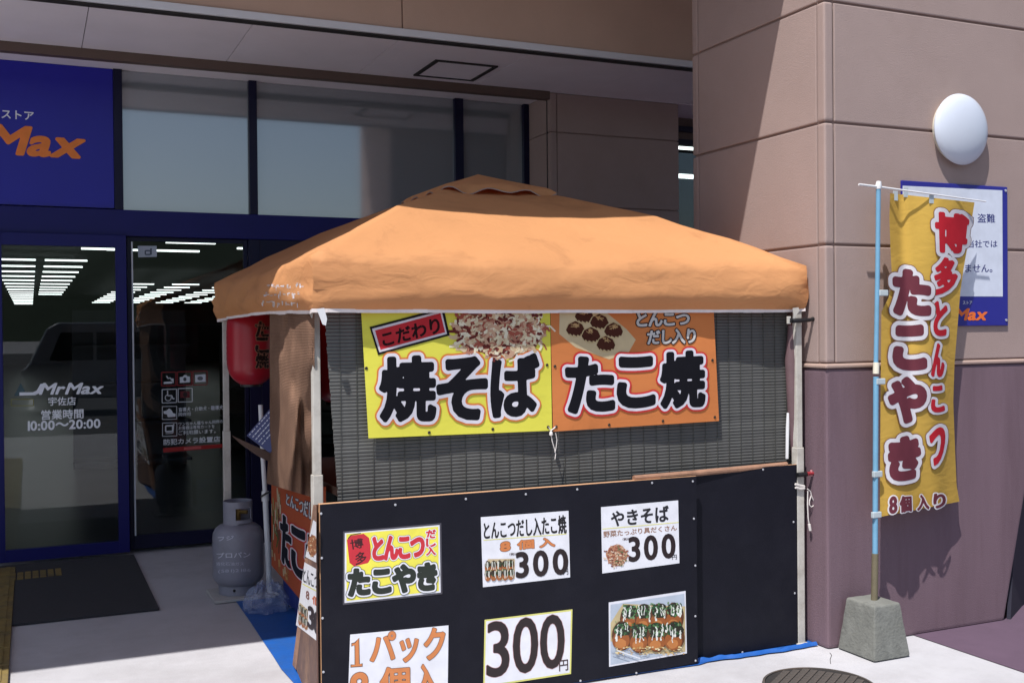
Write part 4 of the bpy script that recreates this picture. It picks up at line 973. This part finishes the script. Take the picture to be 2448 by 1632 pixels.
c = GY(600, 850, 6.65); lt = lantern(c.x, 6.65, 1.272, .145, .52, 'red plastic lantern with black lettering hanging by the left rear post')
def lfn(x, y, o=0):
    v = ray(x, y); cx, cy, r = c.x, 6.65, .1465
    A = v.x*v.x+v.y*v.y; B = -2*(v.x*cx+v.y*cy); D = cx*cx+cy*cy-r*r; dsc = B*B-4*A*D
    tt = (-B-math.sqrt(max(0, dsc)))/(2*A); p = CAM+v*tt; n = Vector((p.x-cx, p.y-cy, 0)).normalized(); return p+n*o
S = Sheet(lfn, (480, 380), 3.0157, 10)
for ch, y0 in (('た', 1175), ('こ', 1290), ('焼', 1400)): S.text('lettering', ch, (398, y0, 486, y0+105), (22, 16, 18), .04, 0, [(.075, (150, 110, 90))])
S.build(lt)
c2_ = GY(812, 850, 5.0); lantern(c2_.x, 5.0, 1.255, .15, .5, 'red lantern hidden behind the slatted blind by the front post')

# ---- tilted menu board on a shelf
qm = cframe((480, 700), 2.905)
mb_ = thing('menu_board', 'tilted blue menu board covered in fine white print beside the burlap', 'menu', GY(640, 1085, 5.75))
mp_ = [(318, 990), (480, 805), (640, 935), (480, 1110)]
def mfn(x, y, o=0): return GP(x, y, Vector((1.23, 5.75, 1.2)), Vector((-.3, -1, .35)).normalized()) + Vector((-.3, -1, .35)).normalized()*o
wp = [mfn(*p) for p in qm(*mp_)]
part('panel', MB().prism(wp, Vector((.3, 1, -.35)).normalized()*.008), M('menu_blue', (60, 66, 112), .4, .1, 8), mb_)
S = Sheet(mfn, (480, 700), 2.905)
for i in range(7):
    a = i/7.5+.06
    p0 = (318+(480-318)*a*1.0+8, 990+(1110-990)*a*1.0); 
    p0 = (mp_[0][0]+(mp_[3][0]-mp_[0][0])*a, mp_[0][1]+(mp_[3][1]-mp_[0][1])*a); d = (mp_[1][0]-mp_[0][0], mp_[1][1]-mp_[0][1])
    for k in range(9):
        u0 = .06+k*.1; u1 = u0+random.uniform(.04, .085)
        if i < 5: S.line('print_lines', [(p0[0]+d[0]*u0, p0[1]+d[1]*u0), (p0[0]+d[0]*u1, p0[1]+d[1]*u1)], 7, (196, 200, 214))
S.build(mb_, DECAL)
sh = [GP(*p, Vector((1.23, 5.8, 1.1)), Vector((0, -1, 0))) for p in qm((270, 1015), (480, 1110), (640, 1150), (640, 1190), (450, 1160), (330, 1075))]
o = obj('shelf_board', MB().prism(sh, (0, .25, 0)).mesh('shelf_board'), TBW); tag(o, 'dark brown shelf board under the tilted menu', 'shelf')

# ---- gas cylinder and what it stands on
GREY = M('grey_cylinder_paint', (128, 128, 140), .45, .08, 8, .08, 120, dirt=(104, 102, 110), dirt_scale=5, dirt_amt=.6)
gc = GZ(572, 1424); gx, gy = gc.x, gc.y+.02
slab = obj('base_slab', MB().box((gx-.17, gy-.17, .004), (gx+.19, gy+.17, .022)).mesh('base_slab', .004), M('pale_slab', (170, 168, 166), .8, .1, 9)); tag(slab, 'thin pale slab under the grey gas cylinder', 'slab')
gas = thing('gas_cylinder', 'grey propane gas cylinder with faded white lettering', 'gas cylinder', (gx, gy, .023))
z0 = .023
part('foot_ring', MB().lathe([(.112, z0), (.118, z0), (.118, z0+.06), (.112, z0+.06)], (gx, gy, 0), 40), GREY, gas, 0, True)
prof = [(.02, z0+.03), (.08, z0+.04), (.125, z0+.058), (.146, z0+.085), (.152, z0+.115), (.152, z0+.34), (.149, z0+.365), (.136, z0+.392), (.112, z0+.412), (.08, z0+.424), (.03, z0+.43)]
part('body', MB().lathe(prof, (gx, gy, 0), 48), GREY, gas, 0, True)
col = MB(); rc = .087; n = 40; za, zb_ = z0+.415, z0+.56
toC = math.atan2(-gy, -gx)
for k in range(n):
    a0, a1 = 2*math.pi*k/n, 2*math.pi*(k+1)/n
    am = (a0+a1)/2-toC; am = (am+math.pi) % (2*math.pi)-math.pi
    segs = [(za, zb_)]
    if -.12 < am < 1.05: segs = [(za, za+.035), (za+.105, zb_)]
    if .0 < am < 1.2 and True: segs = [(za+.012 if s_[0] == za else s_[0], s_[1]) for s_ in segs]
    for s0, s1 in segs:
        col.add([(gx+r_*math.cos(a), gy+r_*math.sin(a), z) for r_ in (rc, rc-.004) for z in (s0, s1) for a in (a0, a1)],
                [(0,1,3,2),(4,6,7,5),(2,3,7,6),(0,4,5,1),(0,2,6,4),(1,5,7,3)])
part('collar', col, GREY, gas)
part('valve', MB().tube([(gx, gy, z0+.42), (gx, gy, z0+.52)], .018, 10).tube([(gx, gy, z0+.49), (gx+.05, gy-.04, z0+.49)], .012, 8), M('brass', (150, 124, 70), .4, .1, metal=.7), gas, 0, True)
part('drain_hole', MB().lathe([(.0085, 0), (.0085, .004)], (gx-.045, gy-.1105, z0+.035), 12, '-Y'), BLACKP, gas)
def gfn(x, y, o=0):
    v = ray(x, y); r = .1525
    A = v.x*v.x+v.y*v.y; B = -2*(v.x*gx+v.y*gy); D = gx*gx+gy*gy-r*r; dsc = B*B-4*A*D
    p = CAM+v*((-B-math.sqrt(max(0, dsc)))/(2*A)); nn_ = Vector((p.x-gx, p.y-gy, 0)).normalized(); return p+nn_*o
S = Sheet(gfn, (480, 1160), 4.9, 8); FW = (196, 196, 210)
S.text('lettering', 'プロパン', [(185, 788), (580, 775), (580, 838), (190, 850)], FW, .01)
S.text('lettering', '液化石油ガス', [(178, 895), (505, 895), (505, 935), (180, 938)], (176, 176, 192), .01)
S.text('lettering', '(581)2186', [(205, 985), (585, 970), (585, 1015), (205, 1030)], (176, 176, 192), .01)
S.text('lettering', 'フジ', [(200, 600), (385, 585), (385, 632), (205, 650)], (190, 190, 205), .015)
S.build(gas)

# ---- pipe, plastic bag, blue sheet
pb = GZ(645, 1424); pt = GY(628, 1085, pb.y)
pp = thing('white_pipe', 'white plastic pipe standing between gas cylinder and side banner', 'pipe', pb)
pm = GY(634, 1185, pb.y)
part('lower_pipe', MB().tube([pb+Vector((0, 0, .006)), pm], .017, 12), WPLAS, pp, 0, True); part('upper_pipe', MB().tube([pm, pt, pt+Vector((-.01, 0, .3))], .014, 12), WPLAS, pp, 0, True)
part('joint', MB().tube([pm-Vector((0, 0, .03)), pm+Vector((0, 0, .03))], .022, 12), WPLAS, pp, 0, True); part('foot', MB().tube([pb+Vector((0, 0, .014)), pb+Vector((.05, -.03, .010))], [.02, .012], 8), WPLAS, pp, 0, True)
part('tie_cord', MB().tube([pm+Vector((-.03, -.02, .0)), pm+Vector((.0, -.03, .02)), pm+Vector((.05, -.04, .035)), pm+Vector((.12, -.1, -.02))], .006, 6), BLACKP, pp)
BAG, t_, b_ = newmat('clear_plastic_bag'); b_.inputs['Base Color'].default_value = (*s2l((150, 160, 190)), 1); b_.inputs['Roughness'].default_value = .18; b_.inputs['Alpha'].default_value = .30; b_.inputs['Specular IOR Level'].default_value = .8
bc = GZ(643, 1462)
def bagf(u, v):
    a = u*2*math.pi; r = 1-v*v*.75; n_ = 1+.35*nz(math.cos(a)*2.2, math.sin(a)*2.2, v*3)
    return (bc.x+.135*r*n_*math.cos(a), bc.y+.10*r*n_*math.sin(a)+.03*v, .009+.15*v*(1+.5*nz(math.cos(a)*4, math.sin(a)*4, v*5)) + .006)
o = obj('plastic_bag', MB().grid(36, 10, bagf).mesh('plastic_bag', 0, False), BAG); tag(o, 'crumpled clear plastic bag on the blue sheet', 'bag')
TARP = M('blue_tarp', (26, 84, 160), .5, .12, 10, .3, 60, dirt=(50, 84, 130), dirt_scale=7, dirt_amt=.5)
L0 = [GZ(560, 1432), GZ(572, 1449), GZ(600, 1490), GZ(629, 1534), GZ(652, 1568), GZ(672, 1600), GZ(701, 1632)]
pts = L0 + [Vector((1.09, 4.30, 0)), Vector((1.11, 4.24, 0))]
fr = [GZ(*p) for p in ((1500, 1625), (1672, 1590), (1720, 1575), (1765, 1570), (1810, 1560), (1850, 1556), (1885, 1546), (1915, 1541), (1945, 1536))]
poly = [(p.x, p.y, .0046) for p in pts] + [(1.6, 4.31, .0046), (2.4, 4.315, .0046)] + [(p.x, max(4.24, p.y), .0046) for p in fr[1:]] + [(3.6, 4.42, .0046), (3.6, 6.7, .0046), (1.12, 6.7, .0046)]
tb2 = MB().prism(poly, (0, 0, .0022))
o = obj('blue_tarp', tb2.mesh('blue_tarp'), TARP); tag(o, 'blue plastic sheet spread on the ground under the stall', 'tarp')
mb = MB()
def hemf(u, v):
    x = 2.9+.70*u; y = 4.338-.03*math.sin(u*2.2)+.012*nz(u*8, 2, 0); z = .007+.016*math.sin(v*3.14)*(1+.6*nz(u*14, 1, 0))
    return (x, y+.03*(1-v)-.02, max(.0075, z))
part('rolled_edge', MB().grid(40, 6, hemf), TARP, o, 0, True)

# ---- manhole cover
IRON = M('cast_iron', (82, 76, 72), .65, .2, 14, .2, 80, metal=.2, dirt=(120, 100, 84), dirt_scale=6, dirt_amt=.5)
mx_, my_, mr = 3.20, 3.81, .247
mh = thing('manhole_cover', 'round iron manhole cover with a grid of raised pads', 'manhole', (mx_, my_, 0))
part('disc', MB().lathe([(mr-.012, .0012), (mr-.012, .006)], (mx_, my_, 0), 64), M('iron_dark', (40, 37, 36), .8, .2, 12), mh)
part('rim', MB().lathe([(mr-.010, .001), (mr-.010, .0105), (mr, .0105), (mr+.003, .001)], (mx_, my_, 0), 64), IRON, mh, 0, True)
pd = MB().box((-.0155, -.0155, .0062), (.0155, .0155, .0105)).mesh('tread_pad', .002)
ang = .62
for i in range(-8, 9):
    for j in range(-8, 9):
        x, y = i*.0365*math.cos(ang)-j*.0365*math.sin(ang), i*.0365*math.sin(ang)+j*.0365*math.cos(ang)
        if math.hypot(x, y) < mr-.032:
            o = obj('tread_pad', pd, IRON, mh, (mx_+x, my_+y, 0)); o.rotation_euler.z = ang

# ---- flag with its pole and concrete foot
CBLK = M('concrete_block', (114, 115, 110), .95, .28, 18, 1.0, 70, dirt=(84, 84, 78), dirt_scale=9, dirt_amt=.7)
blk = MB(); x0, x1, ya, yb = 3.660, 3.888, 3.962, 4.222
bm_ = [(x0, ya, .004), (x1, ya, .004), (x1, yb, .004), (x0, yb, .004), (x0+.032, ya+.032, .262), (x1-.032, ya+.032, .262), (x1-.032, yb-.03, .262), (x0+.032, yb-.03, .262)]
blk.add(bm_, [(0,3,2,1),(4,5,6,7),(0,1,5,4),(1,2,6,5),(2,3,7,6),(3,0,4,7)])
m_ = blk.mesh('concrete_foot', .012, True, seg=3)
bmm = bmesh.new(); bmm.from_mesh(m_); bmesh.ops.subdivide_edges(bmm, edges=[e for e in bmm.edges if e.calc_length() > .05], cuts=5, use_grid_fill=True)
for v in bmm.verts:
    if v.co.z > .01: v.co += Vector((nz(v.co.x*40, v.co.y*40, v.co.z*40), nz(v.co.x*40+9, v.co.y*40, v.co.z*40), nz(v.co.x*40, v.co.y*40+7, v.co.z*40)))*.0035
bmm.to_mesh(m_); bmm.free()
o = obj('concrete_foot', m_, CBLK); tag(o, 'rough grey concrete block holding the flag pole', 'block')
FPY = 4.09
flag = thing('flag_pole', 'pale blue pole with white cap carrying the yellow flag', 'pole', GY(2090, 1432, FPY))
BLUEP = M('pale_blue_pole', (106, 154, 184), .4, .08, 14, dirt=(96, 140, 160), dirt_scale=4, dirt_amt=.6)
pole_px = [(2090, 1432), (2092, 1322), (2094, 900), (2094, 868), (2098, 640), (2100, 448)]
PP = [GY(*p, FPY) for p in pole_px]
part('socket', MB().tube([PP[0]-Vector((0, 0, .02)), PP[1]], .0165, 14), M('brown_socket', (104, 96, 76), .6, .15, 10), flag, 0, True)
part('lower_tube', MB().tube([PP[1], PP[2]], .0135, 14), BLUEP, flag, 0, True); part('joint', MB().tube([GY(2094, 893, FPY), GY(2095, 866, FPY)], .0155, 14), M('cream_joint', (214, 208, 190), .5), flag, 0, True)
part('upper_tube', MB().tube([PP[3], PP[4], PP[5]], .0115, 14), BLUEP, flag, 0, True); part('cap', MB().tube([GY(2100, 452, FPY), GY(2100, 444, FPY), GY(2101, 434, FPY)], [.014, .016, .012], 14), WPLAS, flag, 0, True)
part('cross_arm', MB().tube([GY(2053, 441, FPY), GY(2101, 447, FPY), GY(2160, 455, FPY), GY(2357, 482, FPY)], [.0055, .006, .0045, .0035], 8), WPLAS, flag, 0, True)
qf = cframe((1900, 420), 2.903); qg = cframe((1900, 940), 2.266)
for p in (qf((610, 812))[0], qf((590, 1425))[0], qg((445, 435))[0], qg((440, 655))[0]):
    a = GY(*p, FPY-.004); part('clip', MB().box(a-Vector((.028, .012, .016)), a+Vector((.026, .006, .014))), M('clear_clip', (176, 186, 190), .3) if 'clear_clip' not in bpy.data.materials else bpy.data.materials['clear_clip'], flag, .004)
FR = [(188, 2129, 2329), (488, 2129, 2329)]
LE = [(462, 2128), (520, 2126), (600, 2129), (675, 2133), (712, 2124), (745, 2107), (960, 2105), (1234, 2103)]
RE = [(482, 2330), (560, 2318), (640, 2304), (696, 2296), (868, 2282), (960, 2279), (1095, 2284), (1160, 2287), (1200, 2294)]
def lerp(T, y):
    if y <= T[0][0]: return T[0][1]
    for (a, va), (b, vb) in zip(T, T[1:]):
        if y <= b: return va+(vb-va)*(y-a)/(b-a)
    return T[-1][1]
def fdepth(x, y):
    u = (x-2105)/190; t = (y-465)/760
    d = .012 + .030*u + .030*math.sin(u*5.5+t*2.2)*(.4+.6*(1-t)) + .014*math.sin(u*11-t*4)*(t) + .02*math.exp(-((x-2150-(y-470)*.05)/14)**2)*(1-t)
    d += .025*t*u + .018*math.exp(-((x-2262)/16)**2)*max(0, t-.75)*4
    return FPY+min(.115, d)-.012
def ffn(x, y, o=0): return GY(x, y, fdepth(x, y))+Vector((0, -o, 0))
fl_ = thing('yellow_flag', 'yellow vertical shop flag with maroon and red brush lettering', 'flag', GY(2100, 1234, FPY))
def flagf(u, v):
    yt = 462+22*u; ybt = 1235-37*u; y = yt+(ybt-yt)*v
    yl = 462+(1235-462)*v; yr = 484+(1198-484)*v
    return ffn(lerp(LE, yl)*(1-u)+lerp(RE, yr)*u, y)
FLAGC = clothmat('yellow_flag_cloth', (206, 168, 78), .25, (184, 146, 66), .22, 1.4)
part('cloth', MB().grid(34, 90, flagf), FLAGC, fl_, 0, True)
for p in ((2165, 462), (2226, 477), (2140, 470)):
    a = ffn(p[0], p[1]); part('tab', MB().box(a+Vector((-.014, -.004, -.02)), a+Vector((.014, .0, .028))), bpy.data.materials['clear_clip'], fl_)
S = Sheet(ffn, (1900, 420), 2.903, 5); S.zu = .0014; S.layer = 4
RDK = (196, 40, 54); MRN = (112, 54, 66); FO = [(.185, (130, 96, 80)), (.165, (224, 222, 228))]
S.texts('lettering', [('博', [(975, 262), (1195, 285), (1170, 530), (985, 520)]), ('多', [(975, 580), (1115, 575), (1110, 820), (965, 820)]), ('と', [(968, 880), (1050, 880), (1035, 1105), (962, 1100)]), ('ん', [(955, 1170), (1028, 1170), (1022, 1390), (945, 1385)]), ('こ', [(952, 1465), (1015, 1460), (1025, 1630), (945, 1635)]), ('つ', [(935, 1760), (1035, 1750), (1010, 1995), (940, 2000)])], RDK, .055, 0, FO)
S.texts('lettering', [('た', [(690, 665), (920, 680), (915, 960), (690, 945)]), ('こ', [(695, 1060), (880, 1055), (885, 1330), (690, 1325)]), ('や', [(655, 1415), (890, 1415), (880, 1690), (660, 1700)]), ('き', [(655, 1835), (845, 1815), (845, 2080), (660, 2105)])], MRN, .075, 0, FO)
for ch, x in (('8', 648), ('個', 718), ('入', 838), ('り', 950)):
    S.text('lettering', ch, [(x, 2228-(x-650)*.07), (x+(45 if ch == '8' else 75), 2222-(x-650)*.07), (x+(48 if ch == '8' else 78), 2330-(x-650)*.13), (x, 2340-(x-650)*.13)], MRN, .045, 0, [(.12, (224, 222, 228))])
S.build(fl_, CLOTHPRINT)

# ---- wall lamp and notice board on the pillar
LX, LZ = 4.488, 2.642
lm = thing('wall_lamp', 'round white domed wall lamp above the notice board', 'lamp', (LX, PF, LZ))
part('back_plate', MB().lathe([(.168, .0), (.172, .018), (.168, .022)], (LX, PF-.0005, LZ), 56, '-Y'), M('cream_plate', (206, 200, 184), .5), lm, 0, True)
DOME = M('opal_dome', (196, 202, 214), .25, .02, 3)
part('dome', MB().lathe([(.172, .022), (.184, .027), (.187, .034), (.183, .043), (.168, .055), (.14, .068), (.10, .079), (.05, .086), (.006, .088)], (LX, PF, LZ), 56, '-Y'), DOME, lm, 0, True)
nb = thing('notice_board', 'blue framed white notice board half hidden by the yellow flag', 'notice board', (4.47, PF-.01, 1.607))
NX0, NX1, NZ0, NZ1 = 4.098, 4.848, 1.607, 2.358
NBL = M('notice_blue', (34, 34, 132), .4, .04, 5)
part('panel', MB().box((NX0, PF-.012, NZ0), (NX1, PF-.0008, NZ1)), NBL, nb, .003)
S = Sheet(onYp(PF-.0125), (1900, 420), 2.903)
S.poly('white_field', [(748, 70), (1440, 102), (1443, 838), (748, 835)], (206, 212, 226))
TB = (44, 48, 112)
S.text('lettering', '・盗難', [(1228, 262), (1388, 268), (1390, 328), (1228, 326)], TB, .015)
S.text('lettering', '当社では', [(1200, 448), (1405, 448), (1405, 498), (1200, 500)], TB, .015)
S.text('lettering', 'ません。', [(1183, 615), (1370, 617), (1370, 670), (1183, 670)], TB, .015)
S.text('lettering', 'ストア', [(1165, 868), (1230, 868), (1230, 893), (1165, 893)], (214, 216, 226), .01)
S.text('lettering', 'MrMax', [(955, 928), (1333, 922), (1330, 1000), (950, 1000)], (226, 110, 46), .035, .18)
S.build(nb)
part('screw', MB().lathe([(.007, .0), (.007, .004)], (NX1-.015, PF-.0122, NZ1-.02), 10, '-Y'), NAIL, nb); part('screw', MB().lathe([(.007, .0), (.007, .004)], (NX1-.015, PF-.0122, NZ0+.03), 10, '-Y'), NAIL, nb)

# ---- dark screen added for the deep shade beyond the pillar
gs = thing('shade_screen', 'dark navy screen added for the deep shade just beyond the pillar', 'screen', (5.4, 4.6, 0))
da, db = Vector((4.845, 4.225, 0)), Vector((6.2, 5.02, 0)); dn = Vector((.35, -.42, 0)).normalized()*.02
part('panel', MB().prism([da+Vector((.02, 0, .004)), db+Vector((0, 0, .004)), db+Vector((0, 0, 2.6)), da+Vector((.55, .3, 2.6))], dn*-1), M('shade_screen_navy', (20, 18, 38), .7, .1, 5), gs)
part('rail', MB().tube([da+Vector((.57, .3, 2.61)), db+Vector((0, 0, 2.61))], .02, 8), NAVYD, gs)

# ================================================================== behind the camera (seen in the glass)
VB = M('van_silver', (150, 154, 160), .3, .04, 3, metal=.5, coat=.5)
van = thing('parked_van', 'silver parked van facing the shop across the pavement', 'van', (1.6, -7.5, 0))
sil = [(-1.7, .35), (-1.75, .9), (-1.62, 1.05), (-1.3, 1.75), (-1.1, 1.86), (1.55, 1.88), (1.72, 1.75), (1.75, .45), (1.6, .3)]
part('body', MB().prism([(1.6+a, -8.3, b) for a, b in sil], (0, 1.5, 0)), VB, van, .05, seg=3)
GLV = M('van_glass', (18, 20, 24), .08, .1, 4)
for a, b in ((-1.15, -.45), (-.38, .55), (.62, 1.5)): part('window', MB().prism([(1.6+a-(.12 if a < -1 else 0), -6.795, 1.1), (1.6+b, -6.795, 1.1), (1.6+b, -6.795, 1.66), (1.6+a+(.1 if a < -1 else 0), -6.795, 1.66)], (0, .012, 0)), GLV, van)
for x in (-1.05, 1.1):
    wv_ = part('wheel', MB().lathe([(.10, -.02), (.28, -.02), (.31, .03), (.31, .13), (.28, .17), (.10, .17)], (1.6+x, -6.86, .312), 28, '-Y'), BLACKP, van, 0, True)
    part('rim', MB().lathe([(.02, -.03), (.17, -.025), (.18, -.012)], (1.6+x, -6.87, .312), 24, '-Y'), STEEL, wv_, 0, True)
part('headlight', MB().box((1.6-1.78, -7.1, .75), (1.6-1.70, -6.85, .92)), WPLAS, van); part('tail_light', MB().box((1.6+1.70, -7.0, .8), (1.6+1.77, -6.83, 1.1)), M('tail_red', (150, 20, 24), .3), van)
part('bumper', MB().box((1.6-1.80, -8.25, .32), (1.6-1.72, -6.85, .55)), BLACKP, van, .02)
